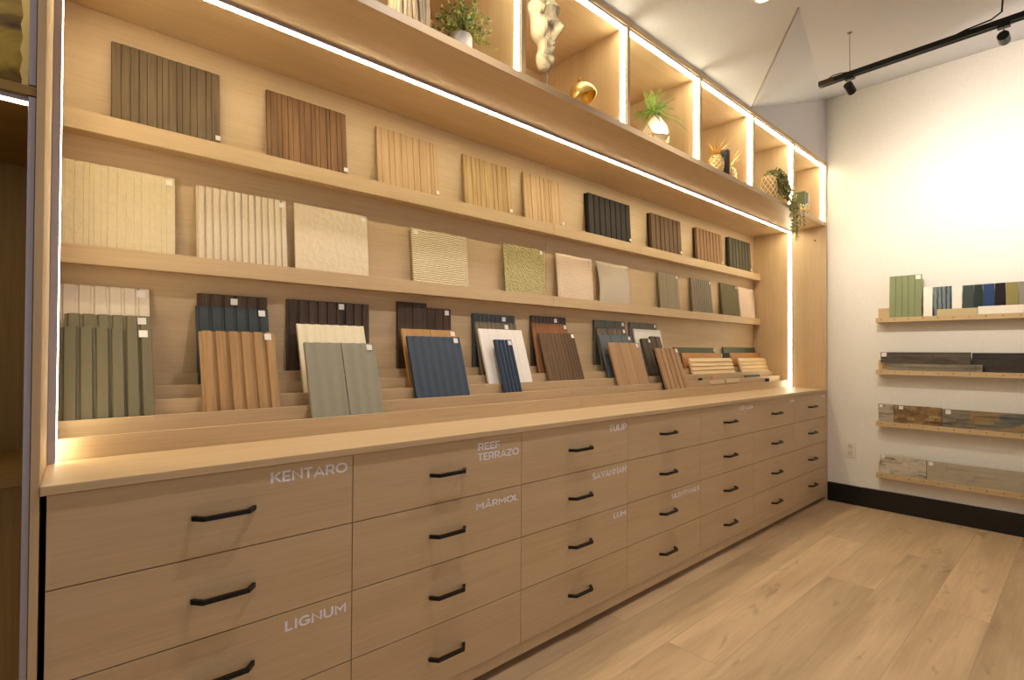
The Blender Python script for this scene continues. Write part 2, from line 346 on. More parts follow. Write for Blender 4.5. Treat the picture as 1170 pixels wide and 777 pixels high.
# ledges
LZ = {0: (1.822, 1.880, 'upper'), 1: (1.430, 1.486, 'lower')}
for k, (z0, z1, nm) in LZ.items():
    for a, b, s in ((0.0018, SEAM-.0006, 'left'), (SEAM+.0006, 4.6992, 'right')):
        t = thing('display_ledge', f'{nm} oak sample ledge on the back panel, {s} half', 'shelf', (a, YB, z0), group='oak picture ledges')
        bxo('front_lip', 0, b-a, -.062, -.050, 0, z1-z0, oakX, t, bevel=.0008)
        bxo('ledge_floor', 0, b-a, -.050, -.0003, .002, .014, oakX, t)
# tiered riser: five lips
TZ = [.952, .990, 1.030, 1.068, 1.104]; TY = [1.742, 1.804, 1.866, 1.928, 1.990]
for a, b, s in ((0.006, SEAM-.03, 'left'), (SEAM-.029, 4.699, 'right')):
    t = thing('stepped_sample_rack', f'{s} half of the stepped oak rack standing on the counter', 'rack', (a, TY[0], .896))
    for k in range(5):
        bm = new(); zb = (TZ[k-1]-.035 if k else .896)-.896; zt = TZ[k]-.896; y = TY[k]-TY[0]
        y2 = (TY[k+1] if k < 4 else YB-.0005)-TY[0]
        prism(bm, [(y, zb), (y, zt), (y+.010, zt), (y+.010, zt-.035), (y2, zt-.035), (y2, zt-.047), (y+.010, zt-.047), (y+.010, zb)], 0, b-a, 'X')
        obj('step', bm, oakX, t, bevel=.0006)
# ------------------------------------------------------------------ upper open shelf unit
t = thing('open_shelf_unit', 'row of seven open oak cubbies with lit edges above the display', 'shelf', (0, YF, DK0))
H = TP1-DK0
bxo('bottom_board', .0015, 4.6995, 0, .598, 0, DK1-DK0, oakX, t, bevel=.001)
bxo('top_board', .0015, 4.6995, 0, .598, TP0-DK0, H, oakX, t, bevel=.001)
bxo('back_board', .0015, 4.6995, .585, .598, DK1-DK0, TP0-DK0, oakZ, t)
for i in range(1, NX):
    x = X0+i*CW
    bxo('divider', x-.011, x+.011, 0, .585, DK1-DK0, TP0-DK0, oakZ, t, bevel=.0008)
def led(name, x0, x1, y0, y1, z0, z1, face, mat, parent):
    """aluminium channel with an emitting diffuser on the given face"""
    bxo('channel', x0, x1, y0, y1, z0, z1, alu, parent)
    e = .0012 if face == '-z' else .0022; i = .0008
    d = {'-z': (x0, x1, y0+i, y1-i, z0-e, z0), '+x': (x1, x1+e, y0+i, y1-i, z0, z1), '-x': (x0-e, x0, y0+i, y1-i, z0, z1)}[face]
    return bxo('diffuser', *d, mat, parent)
cub = ['leftmost cubby, at the top edge of the photo', 'cubby holding the driftwood vase and white potted plant', 'cubby holding the stone face mask', 'cubby holding the fern in gold vase', 'cubby holding the gold pineapples', 'cubby holding the trailing plant', 'rightmost cubby holding the green books']
for i in range(NX):
    a = X0+i*CW+(.011 if i else .005); b = X0+(i+1)*CW-(.011 if i < 6 else .0025+.0125); b = min(b, 4.6995)
    t = thing('led_light_surround', f'warm white LED strip frame inside the {cub[i]}', 'light', (a, YF+.008, DK1), group='LED strips framing the cubbies')
    w_ = b-a; hh = TP0-DK1; cy_ = 0; cw = .028
    led('l', 0, .0035, cy_, cy_+cw, .0005, hh-.0145, '+x', led_cub, t)
    led('r', w_-.0045, w_, cy_, cy_+cw, .0005, hh-.0145, '-x', led_cub, t)
    led('t', 0, w_, cy_, cy_+cw, hh-.010, hh, '-z', led_cub, t)
for a, b, s in ((0.02, 3.515, 'long LED strip under the cubbies shining on the sample boards'), (3.535, 4.68, 'short LED strip under the cubbies at the right end')):
    t = thing('led_strip', s, 'light', (a, 1.708, DK0)); led('u', 0, b-a, 0, .022, -.013, -.0004, '-z', led_main, t)
t = thing('led_strip', 'vertical LED strip on the left upright, from counter to cubbies', 'light', (.0015, 1.706, .898))
led('v', 0, .0155, 0, .028, 0, DK0-.898-.02, '+x', led_end, t)
t = thing('led_strip', 'vertical LED strip on the right end panel, from counter to cubbies', 'light', (4.6995, 1.704, .898))
led('v', -.012, 0, 0, .030, 0, DK0-.898-.02, '-x', led_end, t)

# ------------------------------------------------------------------ left neighbouring bay
dk1, dk2 = (164, 134, 74), (142, 112, 58)
bayX = wood('amber_oak_horizontal', dk1, dk2, 'X'); bayZ = wood('amber_oak_vertical', dk1, dk2, 'Z')
t = thing('metal_profile', 'grey metal vertical profile at left of the oak upright', 'trim', (-.0365, 1.452, 0))
bxo('profile', 0, .0115, 0, .016, .002, 1.697, alu, t, bevel=.001); bxo('profile', 0, .0115, 0, .016, 1.7215, 2.73, alu, t, bevel=.001)
t = thing('side_bay_shelving', 'dark amber wooden shelving bay left of the oak upright', 'shelf', (-1.0, 1.46, 0))
bxo('back_board', 0, .9755, .57, .585, 0, 2.7, bayZ, t)
bxo('counter_board', 0, .9755, .12, .569, .876, .898, bayX, t, bevel=.001)
bxo('lower_panel', 0, .9755, .16, .175, .0, .875, bayZ, t)
bxo('upper_shelf', 0, .9755, -.008, .569, 1.700, 1.719, bayX, t, bevel=.001)
bxo('upper_shelf', 0, .9755, -.008, .569, 2.160, 2.179, bayX, t, bevel=.001)  # added unseen shelf that carries the extra strip
bxo('side_panel', -.02, -.0005, -.01, .585, 0, 2.7, bayZ, t)
t = thing('led_strip', 'LED strip under the shelf of the dark left bay', 'light', (-.98, 1.464, 1.6995)); led('u', 0, .945, 0, .022, -.010, -.0004, '-z', glow('led_bay', (1, .82, .46), 14), t)
t = thing('led_strip', 'added unseen LED strip high in the left bay, brightening the marbled slab', 'light', (-.98, 1.464, 2.1595)); led('u', 0, .945, 0, .022, -.010, -.0004, '-z', MAT['led_bay'], t)  # strip added out of view to brighten the slab below
def marble():
    m, tt, b = nt('dark_gold_marble'); L = tt.links
    co = tt.nodes.new('ShaderNodeTexCoord'); n = tt.nodes.new('ShaderNodeTexNoise'); n.inputs['Scale'].default_value = 5; n.inputs['Detail'].default_value = 5; n.inputs['Distortion'].default_value = 2.5
    L.new(co.outputs['Object'], n.inputs['Vector']); r = tt.nodes.new('ShaderNodeValToRGB'); L.new(n.outputs['Fac'], r.inputs['Fac'])
    e = r.color_ramp.elements; e[0].color = (*lin((66, 40, 20)), 1); e[1].color = (*lin((176, 152, 66)), 1); e[0].position = .42; e[1].position = .6
    x = e.new(.52); x.color = (*lin((120, 96, 40)), 1); L.new(r.outputs['Color'], b.inputs['Base Color']); b.inputs['Roughness'].default_value = .25
    return m
t = thing('marble_slab', 'dark gold marbled stone slab standing on the left bay shelf', 'slab', (-.3, 1.56, 1.7195), rot=(math.radians(-7), 0, 0))
bxo('slab', 0, .250, 0, .012, 0, .42, marble(), t)
bm = new(); pts = []
zz = [0, .02, .05, .07, .10, .12, .15, .18, .2, .24, .27, .31, .34, .38, .42]
for q, z in enumerate(zz): pts.append((.2505-(.004 if q % 2 else 0), z))
pts += [(.268, .42), (.259, 0)]
prism(bm, pts, -.004, .014, 'Y')
o = obj('broken_edge', bm, plain('cream_stone_edge', (232, 210, 140), .8, bump=.5), t); o['label'] = 'rough cream broken edge'

# ------------------------------------------------------------------ sample boards
BOARD_GROUP = None
def sample(name, label, cat, x0, x1, ztop, zbot, yb, tilt, th, style, mat, n=6, depth=.006, mat2=None, tags=None, group=None, panel='panel', rz=0, split=False):
    """board: front bottom edge at yb, leaning back by tilt (tan)"""
    w_ = x1-x0; a = math.atan(tilt); h = (ztop-zbot)/math.cos(a)
    t = thing(name, label, cat, ((x0+x1)/2, yb, zbot), rot=(-a, 0, rz), group=group)
    hw = w_/2; bm = new()
    if style == 'ribs':                                    # wide flat raised ribs with grooves
        p = w_/n; pts = [(-hw, th)]
        for i in range(n):
            xl = -hw+i*p
            pts += [(xl, depth), (xl+p*.18, depth), (xl+p*.26, 0), (xl+p*.94, 0), (xl+p, depth)]
        pts += [(hw, depth), (hw, th)]; prism(bm, pts, 0, h, 'Z')
    elif style == 'wave':                                  # sinusoidal flutes
        k = n*8; P_ = [(-hw+w_*i/k, depth*.5*(1-math.cos(2*PI*n*i/k))) for i in range(k+1)]
        if split:
            a_, b_ = P_[:k//2]+[(-.0014, depth*.3)], [(.0014, depth*.3)]+P_[k//2+1:]
            prism(bm, [(-hw, th)]+a_+[(-.0014, th)], 0, h, 'Z'); prism(bm, [(.0014, th)]+b_+[(hw, th)], 0, h, 'Z')
        else: prism(bm, [(-hw, th)]+P_+[(hw, th)], 0, h, 'Z')
    elif style == 'reed':                                  # convex reeds with sharp grooves
        k = 6; pts = [(-hw, th)]
        for i in range(n):
            for q in range(k):
                u = q/k; pts.append((-hw+w_*(i+u)/n, depth*(1-math.sin(PI*u))))
        pts += [(hw, depth), (hw, th)]; prism(bm, pts, 0, h, 'Z')
    elif style == 'plank':                                 # flat with thin V grooves
        p = w_/n; pts = [(-hw, th), (-hw, 0)]
        for i in range(1, n):
            x = -hw+i*p; pts += [(x-.0016, 0), (x-.0014, depth), (x+.0014, depth), (x+.0016, 0)]
        pts += [(hw, 0), (hw, th)]; prism(bm, pts, 0, h, 'Z')
    elif style == 'uneven':                                # grooves at random intervals, ribs of differing height
        rnd = random.Random(int(x0*1000)); xs = [0]
        while xs[-1] < 1: xs.append(xs[-1]+rnd.uniform(.6, 1.4)/n)
        xs = [v/xs[-1] for v in xs]; pts = [(-hw, th)]
        for i in range(len(xs)-1):
            u, v = -hw+w_*xs[i], -hw+w_*xs[i+1]; dz = rnd.uniform(0, depth*.6)
            pts += [(u+.0006, depth), (u+.0012, dz), (v-.0012, dz), (v-.0006, depth)]
        pts += [(hw, th)]; prism(bm, pts, 0, h, 'Z')
    elif style == 'slats':
        pass
    elif style == 'sheet' or style == 'curl':              # thin flexible sheet, its sides slightly bowed
        nx, ny = 10, 14; g = {}
        for sd in (0, 1):
            for i in range(nx+1):
                for j in range(ny+1):
                    u = i/nx; v = j/ny
                    bow = (.02*math.sin(PI*v) if style == 'curl' else .004*math.sin(PI*v+1))
                    x = -hw+w_*u+(bow*(1-u) if style == 'curl' else 0)
                    y = sd*th-(.012 if style == 'curl' else .006)*math.sin(PI*v)*(.6+.4*u)+(.004*math.sin(7*u+3*v))
                    g[sd, i, j] = bm.verts.new((x, y, h*v))
            for i in range(nx):
                for j in range(ny): bm.faces.new((g[sd, i, j], g[sd, i+1, j], g[sd, i+1, j+1], g[sd, i, j+1]))
        for i in range(nx):
            bm.faces.new((g[0, i, 0], g[0, i+1, 0], g[1, i+1, 0], g[1, i, 0])); bm.faces.new((g[0, i, ny], g[0, i+1, ny], g[1, i+1, ny], g[1, i, ny]))
        for j in range(ny):
            bm.faces.new((g[0, 0, j], g[0, 0, j+1], g[1, 0, j+1], g[1, 0, j])); bm.faces.new((g[0, nx, j], g[0, nx, j+1], g[1, nx, j+1], g[1, nx, j]))
    elif style == 'clap':                                  # horizontal overlapping boards
        p = h/n; pts = [(th, 0)]
        for i in range(n): pts += [(0, i*p+.001), (depth, (i+1)*p-.001)]
        pts += [(th, h)]; prism(bm, pts, -hw, hw, 'X')
    else:
        box(bm, -hw, hw, 0, th, 0, h)
    if style == 'slats':                                   # separate deep slats on a dark backing
        box(bm, -hw, hw, th-.006, th, 0, h); obj('backing', bm, mat2 or black, t)
        bm = new(); p = w_/n
        for i in range(n): box(bm, -hw+i*p+p*.16, -hw+(i+1)*p-(0 if i == n-1 else 0), 0, th-.0061, 0, h)
        obj('slats', bm, mat, t, bevel=.0008)
    else:
        obj(panel, bm, mat, t, bevel=(.0006 if style in ('flat', 'plank') else 0), smooth=(style in ('sheet', 'curl')))
    for tg in (tags or []):                                # white sticker: distance from right edge, from top (negative: from bottom)
        u, v, s = tg; bm = new(); x = hw-u if u >= 0 else -hw-u; z = h-v if v >= 0 else -v
        yy = -.0072 if style in ('sheet', 'curl') else -.0008
        box(bm, x-s, x, yy, yy+.0016 if style not in ('sheet', 'curl') else yy+.004, z-s, z); o = obj('sticker', bm, white_tag, t); o['label'] = 'small white square sticker'
    return t

def W(n, a, b, **k): return wood(n, a, b, 'Z', rough=.72, **k)
walnut_grey = W('grey_walnut', (124, 104, 76), (88, 70, 48), coarse=1.5)
walnut = W('walnut', (146, 108, 70), (104, 74, 46), coarse=1.5)
lt_oak = W('light_oak_sample', (208, 174, 130), (182, 148, 106), coarse=1.5)
lt_oak2 = W('yellow_oak_sample', (206, 174, 122), (164, 132, 86), coarse=1.5)
blk_wood = W('charcoal_wood', (56, 47, 39), (36, 30, 24), coarse=1.5)
brn_slat = W('brown_slat_wood', (122, 92, 62), (92, 68, 44), coarse=1.5)
oak_slat = W('tan_slat_wood', (164, 124, 84), (132, 98, 64), coarse=1.5)
grn_slat = W('grey_green_slat', (90, 84, 64), (62, 58, 44), coarse=1.5)
YL = 1.9835                # front of a board standing in a wall ledge
TL = .10
def row1(label, x0, x1, zt, style, mat, th=.012, n=12, depth=.004, tilt=TL, tags=((.0, -.075, .016),), mat2=None):
    return sample('wood_sample_board', label, 'sample board', x0, x1, zt, 1.8365, YL-.0005, tilt, th, style, mat, n, depth, mat2, tags)
row1('dark grey brown grooved wood board, first from left on the upper ledge', .135, .433, 2.132, 'uneven', walnut_grey, n=13, depth=.005)
row1('warm walnut grooved board, second from left on the upper ledge', .585, .888, 2.136, 'uneven', walnut, n=15)
row1('light oak grooved board, third on the upper ledge right of the walnut one', 1.022, 1.325, 2.130, 'uneven', lt_oak, n=11)
row1('yellowish oak fluted board with a dark left edge, on the upper ledge', 1.474, 1.774, 2.130, 'uneven', lt_oak2, n=11, depth=.006)
row1('pale beige fluted board next to the black slat panel, on its left', 1.868, 2.165, 2.136, 'uneven', W('beige_oak_sample', (216, 182, 138), (190, 154, 110)), n=12, depth=.006)
row1('charcoal black slatted panel on the upper ledge', 2.375, 2.797, 2.130, 'slats', blk_wood, th=.026, n=8, tilt=.06)
row1('brown slatted panel, right of the charcoal one on the upper ledge', 3.03, 3.415, 2.130, 'slats', brn_slat, th=.026, n=7, tilt=.06)
row1('tan oak slatted panel between the brown and the green slatted panels', 3.635, 4.04, 2.130, 'slats', oak_slat, th=.026, n=8, tilt=.06)
row1('grey green slatted panel, last at right on the upper ledge', 4.16, 4.56, 2.138, 'slats', grn_slat, th=.026, n=7, tilt=.06)
def row2(label, x0, x1, zt, style, mat, th=.012, n=12, depth=.004, tilt=TL, tags=((.008, .008, .018),), name='stone_veneer_sheet', rz=0):
    return sample(name, label, 'sample board', x0, x1, zt, 1.4445, YL-.0005, tilt, th, style, mat, n, depth, None, tags)
cream_stone = plain('cream_rough_stone', (224, 206, 168), .9, bump=1.0, bscale=38)
row2('cream rough stone panel cut into strips, far left on the lower ledge', .012, .305, 1.742, 'uneven', cream_stone, n=15, depth=.0016)
row2('cream panel with even vertical ribs, second on the lower ledge', .367, .658, 1.736, 'ribs', plain('cream_rib', (222, 204, 176), .9, bump=.5, bscale=80), n=13, depth=.006)
row2('plain cream linen textured sheet, third on the lower ledge', .687, .982, 1.738, 'flat', plain('cream_linen', (228, 208, 176), .9, bump=.8, bscale=45), th=.008)
row2('cream sheet with fine horizontal waves, sticker at its top left corner', 1.194, 1.495, 1.728, 'flat', stripemat('wavy_cream', (234, 216, 178), (180, 154, 112), 36, 'Z', 3.5), th=.010, tags=((-.030, .008, .020),))
row2('olive speckled woven sheet on the lower ledge', 1.73, 2.018, 1.736, 'flat', stripemat('olive_weave', (196, 182, 128), (142, 128, 84), 34, 'DIAGONAL', 7, detail=3, bump=.3), th=.006)
row2('blush cream rippled sheet left of the curling greige one', 2.118, 2.424, 1.737, 'sheet', stripemat('blush_ripple', (226, 202, 174), (212, 186, 156), 26, 'Z', 8, bump=.15), th=.003, tags=((.012, .012, .014),))
row2('greige curling sheet with a bowed left edge on the lower ledge', 2.47, 2.79, 1.735, 'curl', plain('greige_sheet', (196, 180, 158), .9, bump=.2), th=.003, tags=((.012, .012, .014),))
row2('smooth taupe sheet, first of three grey ones at right of the lower ledge', 3.15, 3.40, 1.742, 'uneven', plain('taupe_sheet', (150, 136, 112), .85), th=.010, n=9, depth=.0015)
row2('grey finely ribbed board between the taupe and the olive grey ones', 3.584, 3.885, 1.744, 'ribs', plain('grey_rib', (138, 126, 110), .8), th=.012, n=9, depth=.004)
row2('olive grey ribbed board beside the pale linen sheet at right end', 4.049, 4.338, 1.748, 'ribs', plain('olive_grey_rib', (118, 108, 78), .8), th=.012, n=12, depth=.003)
row2('pale pinkish linen sheet at the right end of the lower ledge', 4.352, 4.648, 1.742, 'sheet', plain('pale_linen', (226, 200, 178), .9, bump=.3), th=.003, tags=())

# boards in the stepped rack. slot k stands behind lip k
SF = [TZ[k]-.0345 for k in range(5)]; SY = [TY[k]+.0115 for k in range(5)]
def rack(slot, label, x0, x1, zt, style, mat, th=.013, n=6, depth=.005, tags=((.012, .006, .022),), name='cladding_sample', tilt=None, mat2=None, split=False):
    k = slot-1
    lim = [.33, .33, .33, .22, .0][k] if tilt is None else tilt
    if k == 4: lim = max(0, (YB-.0015-SY[4]-th-.0015)/(zt-SF[4]))
    return sample(name, label, 'sample board', x0, x1, zt, SF[k]+.0002, SY[k]+.0005, lim, th, style, mat, n, depth, mat2, tags, split=split)
rack(4, 'off white ribbed panel at far left, behind the olive panels', .022, .240, 1.372, 'ribs', plain('offwhite_panel', (224, 208, 186), .7), n=6)
olive = plain('olive_panel', (122, 112, 84), .7); olive2 = plain('olive_panel_dark', (110, 102, 78), .7)
rack(3, 'olive ribbed panel between the off white and the front olive one', .034, .239, 1.284, 'ribs', olive, n=6)
rack(2, 'olive green ribbed panel in front at far left of the rack', .024, .236, 1.243, 'ribs', olive2, n=6, depth=.009, th=.015)
darkbrown = W('dark_walnut', (100, 76, 58), (46, 34, 27)); teal = plain('dark_teal_panel', (48, 56, 58), .6)
rack(5, 'dark walnut ribbed panel behind the teal and terracotta oak ones', .374, .597, 1.372, 'ribs', darkbrown, n=6, tags=((.10, .012, .022),))
rack(4, 'dark teal ribbed panel between dark walnut and orange oak', .368, .597, 1.329, 'ribs', teal, n=6)
rack(2, 'orange oak panel with six ribs leaning in front of the teal one', .360, .590, 1.242, 'ribs', W('orange_oak', (186, 148, 102), (148, 112, 72)), n=6, depth=.008, th=.014)
rack(5, 'dark walnut ribbed panel behind the cream and grey green ones', .666, .998, 1.373, 'ribs', W('dark_walnut_grey', (108, 86, 70), (52, 40, 34)), n=9, depth=.006, tags=((.11, .006, .022),))
rack(3, 'cream gently fluted panel behind the grey green one', .688, .952, 1.280, 'wave', plain('cream_panel', (240, 224, 190), .6), n=7, depth=.004, tags=())
t = rack(1, 'grey green panel of two fluted boards with a centre joint', .672, .938, 1.209, 'wave', plain('sage_grey_panel', (148, 142, 122), .5), n=6, depth=.0035, th=.014, split=True)
rack(5, 'tall dark wood board, left of the two behind the navy panel', 1.13, 1.277, 1.396, 'plank', W('smoked_wood', (92, 72, 58), (56, 42, 34), fine=.6), n=2, tags=())
rack(5, 'shorter dark wood board, right of the two behind the navy panel', 1.279, 1.41, 1.376, 'plank', darkbrown, n=3)
rack(3, 'orange wood panel just behind the navy panel', 1.124, 1.410, 1.276, 'plank', W('amber_wood', (196, 150, 94), (166, 118, 70)), n=2)
rack(2, 'navy blue fluted panel leaning on the rack', 1.117, 1.385, 1.244, 'wave', plain('navy_panel', (54, 66, 82), .6), n=7, depth=.0032, th=.014)
rack(5, 'dark slate fluted panel at the back of the white panel stack', 1.541, 1.820, 1.366, 'reed', plain('slate_reed', (62, 66, 66), .5), n=10, tags=((.07, .01, .022),))
rack(4, 'taupe fluted panel between dark slate and white panels', 1.548, 1.816, 1.326, 'reed', W('taupe_reed', (132, 116, 92), (104, 90, 70)), n=11, tags=((.06, .01, .022),))
rack(3, 'white flat panel behind the narrow blue fluted piece', 1.544, 1.826, 1.291, 'plank', plain('white_panel', (240, 230, 220), .5), n=5, depth=.001, tags=())
rack(2, 'narrow blue fluted piece leaning on the white panel', 1.592, 1.706, 1.239, 'reed', plain('blue_reed', (46, 62, 82), .35), n=5, depth=.008, th=.016)
rack(5, 'black brown fluted panel at the back of the brown reed stack', 1.935, 2.213, 1.376, 'reed', plain('umber_reed', (66, 52, 46), .5), n=10, tags=((.08, .01, .022),))
rack(4, 'orange brown fluted panel in the middle of the brown reed stack', 1.933, 2.212, 1.337, 'reed', W('copper_reed', (166, 112, 68), (128, 82, 46)), n=12)
rack(3, 'brown reeded panel leaning in front, wider of the two', 1.955, 2.146, 1.283, 'reed', W('brown_reed', (134, 104, 72), (98, 74, 50)), n=7, depth=.008, th=.016, tags=())
rack(3, 'brown reeded panel leaning in front, narrower right one', 2.148, 2.236, 1.286, 'reed', W('brown_reed_dark', (118, 90, 62), (88, 66, 46)), n=4, depth=.008, th=.016)
slate = plain('slate_grey_board', (92, 92, 84), .7)
rack(5, 'slate grey board at the back, left of the grey stack', 2.462, 2.768, 1.376, 'plank', slate, n=3)
rack(4, 'brown grey board in the middle of the grey stack', 2.471, 2.766, 1.331, 'plank', W('brown_grey_board', (116, 104, 86), (90, 80, 66)), n=6)
rack(3, 'blue grey board just behind the light oak floor sample', 2.452, 2.774, 1.285, 'plank', plain('blue_grey_board', (84, 92, 96), .6), n=3)
rack(2, 'light oak plank sample in front of the grey stack', 2.460, 2.768, 1.239, 'plank', W('tan_oak_floor', (186, 148, 108), (156, 120, 84), coarse=.7), n=3, depth=.002, name='wood_sample_board')
rack(5, 'grey board at the back of the white one near the slat piece', 2.824, 3.135, 1.377, 'plank', plain('grey_board_back', (110, 104, 92), .7), n=3)
rack(4, 'white thin board between the grey and the dark brown ones', 2.849, 3.163, 1.335, 'flat', plain('white_board_thin', (230, 220, 204), .5), th=.010, n=2, tags=())
rack(3, 'dark brown narrow board with ribbed edge, left of a close pair', 2.890, 2.992, 1.273, 'plank', W('dark_taupe', (96, 82, 66), (68, 56, 44)), n=2, th=.018)
rack(3, 'dark brown narrow board, taller right one of a close pair', 2.994, 3.109, 1.289, 'plank', W('dark_taupe_b', (104, 86, 66), (72, 58, 44)), n=2, tags=())
# open slat piece: five separate slats on dark felt
t = rack(1, 'orange oak open slat piece with dark gaps, leaning forward most', 2.862, 3.125, 1.209, 'slats', W('slat_oak', (186, 148, 108), (152, 116, 80)), th=.022, n=5, tilt=.33)
gsid = plain('moss_green_board', (74, 82, 58), .5); osid = W('orange_siding', (200, 142, 82), (170, 112, 58))
csid = wood('cream_siding', (236, 208, 160), (222, 186, 132), 'X')
for q, (a, b, c, d, e_, f_) in enumerate([((3.36, 3.951), 1.222, (3.40, 3.993), 1.181, (3.408, 4.05), 1.144), ((4.106, 4.694), 1.230, (4.141, 4.694), 1.184, (4.170, 4.694), 1.142)]):
    s = ['left', 'right'][q]
    rack(5, f'moss green siding board at the back of the {s} low siding stack', a[0], a[1], b, 'clap', gsid, n=3, tags=((.0, .01, .02),) if q == 0 else ())
    rack(4, f'orange wood siding board in the middle of the {s} low siding stack', c[0], c[1], d, 'clap', wood('orange_siding_x', (204, 146, 86), (172, 114, 60), 'X'), n=3, tags=((.0, .01, .02),) if q == 0 else ())
    rack(3, f'cream horizontal siding board in front of the {s} low siding stack', e_[0], e_[1], f_, 'clap', csid, n=5, th=.018, depth=.008, tilt=.30, tags=())
# small pieces lying against the steps at the right
def piece(label, x0, x1, z0, z1, y, mat, th=.004):
    o = bxo('label_card' if 'card' in label else 'sample_chip', -(x1-x0)/2, (x1-x0)/2, 0, th, 0, z1-z0, mat, None, .0005); o.location = ((x0+x1)/2, y, z0)
    tag(o, label, 'card' if 'card' in label else 'sample chip')
cardm = plain('cream_card', (240, 216, 176), .6)
piece('cream card on the rack step, left of a pair below the siding', 3.47, 3.68, .958, .984, 1.7995, cardm)
piece('cream card on the rack step, right of a pair below the siding', 3.715, 3.92, .960, .986, 1.7995, cardm)
piece('green thin sample chip poking from a slot near the end panel', 4.12, 4.38, SF[1]+.0002, 1.005, 1.84, gsid, .01)
piece('dark small sample chip in a slot near the end panel', 4.36, 4.42, SF[0]+.0002, .975, 1.78, dark, .01)
piece('dark tiny sample chip in a slot below the left siding stack', 3.40, 3.44, SF[1]+.0002, 1.002, 1.84, dark, .01)
piece('pale pink tiny sample chip in a slot below the left siding stack', 3.585, 3.66, SF[1]+.0002, 1.010, 1.84, plain('pink_chip', (226, 168, 130), .6), .01)

# ------------------------------------------------------------------ end wall: ledges and samples
def wledge(z, label, yend=-1.6):
    t = thing('wall_ledge', label, 'shelf', (XW, 1.096, z), group='pale wooden ledges on the end wall')
    L_ = 1.096-yend
    bxo('shelf_board', -.088, -.0004, -L_, 0, 0, .034, ledge_oak, t, bevel=.001)
    bxo('back_rail', -.012, -.0004, -L_, 0, .0341, .11, ledge_oak, t, bevel=.001)
    bm = new(); k = 0
    while k*.083+.04 < L_ and k < 33:
        lathe(bm, [(.0035, 0), (.0035, .0008)], 8, (-.0888, -.035-k*.083, .02)); k += 1
    for v in bm.verts:
        c = round((-v.co.y-.035)/.083); yc = -.035-c*.083
        dz = v.co.z-.02; v.co = Vector((-.0888+dz, v.co.y, .02+(v.co.x+.0888)))
    o = obj('dowel_holes', bm, dark, t)
    return t
WZ = [1.414, 1.026, .641, .258]
for z, l in zip(WZ, ['topmost of the four pale wooden ledges on the white wall', 'second of the four pale wooden ledges from the top, on the white wall', 'third of the four pale wooden ledges from the top, on the white wall', 'lowest of the four pale wooden ledges on the white wall']): wledge(z, l)
def wsample(name, label, y0, y1, z0, z1, mat, xf=4.640, th=.012, style='flat', n=4, lean=.05, tags=None, cat='sample board'):
    """board on the end wall facing -X; y0 > y1; xf = its front bottom"""
    w_ = y0-y1; a = math.atan(lean); h = (z1-z0)/math.cos(a)
    t = thing(name, label, cat, (xf, (y0+y1)/2, z0+.0003), rot=(-a, 0, -PI/2)); hw = w_/2; bm = new()
    if style == 'plank':
        p = w_/n; pts = [(-hw, th), (-hw, 0)]
        for i in range(1, n): x = -hw+i*p; pts += [(x-.0025, 0), (x-.0015, .004), (x+.0015, .004), (x+.0025, 0)]
        pts += [(hw, 0), (hw, th)]; prism(bm, pts, 0, h, 'Z')
    elif style == 'stack':                               # split stone strips of differing depth
        rnd = random.Random(int(y0*997)); rows = n; zc = 0
        for r_ in range(rows):
            zn = h*(r_+1)/rows; x = -hw
            while x < hw-.001:
                xe = min(hw, x+rnd.uniform(.07, .2))
                if hw-xe < .03: xe = hw
                box(bm, x, xe-.0006, -rnd.uniform(0, .008), th, zc+.0004, zn-.0004); x = xe
            zc = zn
    else: box(bm, -hw, hw, 0, th, 0, h)
    obj('panel', bm, mat, t, bevel=0)
    for u, v, s in (tags or []):
        bm = new(); box(bm, -hw+u, -hw+u+s, -.0095 if style == 'stack' else -.0014, -.0005, h-v-s, h-v); o = obj('sticker', bm, white_tag, t); o['label'] = 'small white square sticker'
    return t
z = WZ[0]+.034
wsample('cladding_sample', 'sage green grooved panel on the topmost wall ledge', 1.012, .822, z, 1.752, plain('sage_green', (130, 138, 94), .6), style='plank', n=5, tags=((.155, .004, .03),))
wtile = plain('white_gloss_tile', (236, 228, 214), .15)
wsample('tile_sample', 'white gloss tile between green panel and blue streaked tile', .812, .762, z, 1.655, wtile, xf=4.645)
wsample('tile_sample', 'blue grey streaked gloss tile on the topmost wall ledge', .758, .658, z, 1.652, stripemat('streak_tile', (92, 108, 116), (20, 28, 34), 13, 'X', 2, rough=.15, bump=.05, detail=3), xf=4.645)
wsample('tile_sample', 'white gloss tile right of the blue streaked tile', .655, .603, z, 1.648, wtile, xf=4.645)
cols = [('teal grey', .600, .544, (56, 66, 66)), ('dark green', .542, .499, (36, 48, 40)), ('royal blue', .497, .440, (44, 64, 104)), ('near black brown', .438, .387, (34, 26, 28)), ('olive gold', .385, .328, (142, 130, 78)), ('warm grey', .326, .262, (140, 132, 120))]
for n_, a, b, c in cols:
    wsample('tile_sample', f'{n_} upright tile on the topmost wall ledge', a, b, z, 1.650, plain('tile_'+n_.replace(' ', '_'), c, .18), xf=4.655, th=.010)
for n_, a, b, c in [('tan brown', .20, .10, (150, 120, 84)), ('pale cream', .09, -.02, (220, 208, 184))]:
    wsample('tile_sample', f'{n_} upright tile on the topmost wall ledge', a, b, z, 1.650, plain('tile_'+n_.replace(' ', '_'), c, .18), xf=4.655, th=.010)
wsample('trim_sample', 'tan low strip lying in front of the dark tiles', .735, .523, z, z+.045, plain('tan_strip', (196, 174, 128), .5), xf=4.636, th=.006, lean=.02)
wsample('trim_sample', 'white low strip lying in front of the coloured tiles', .520, .300, z, z+.052, plain('white_strip', (236, 226, 206), .4), xf=4.636, th=.006, lean=.02)
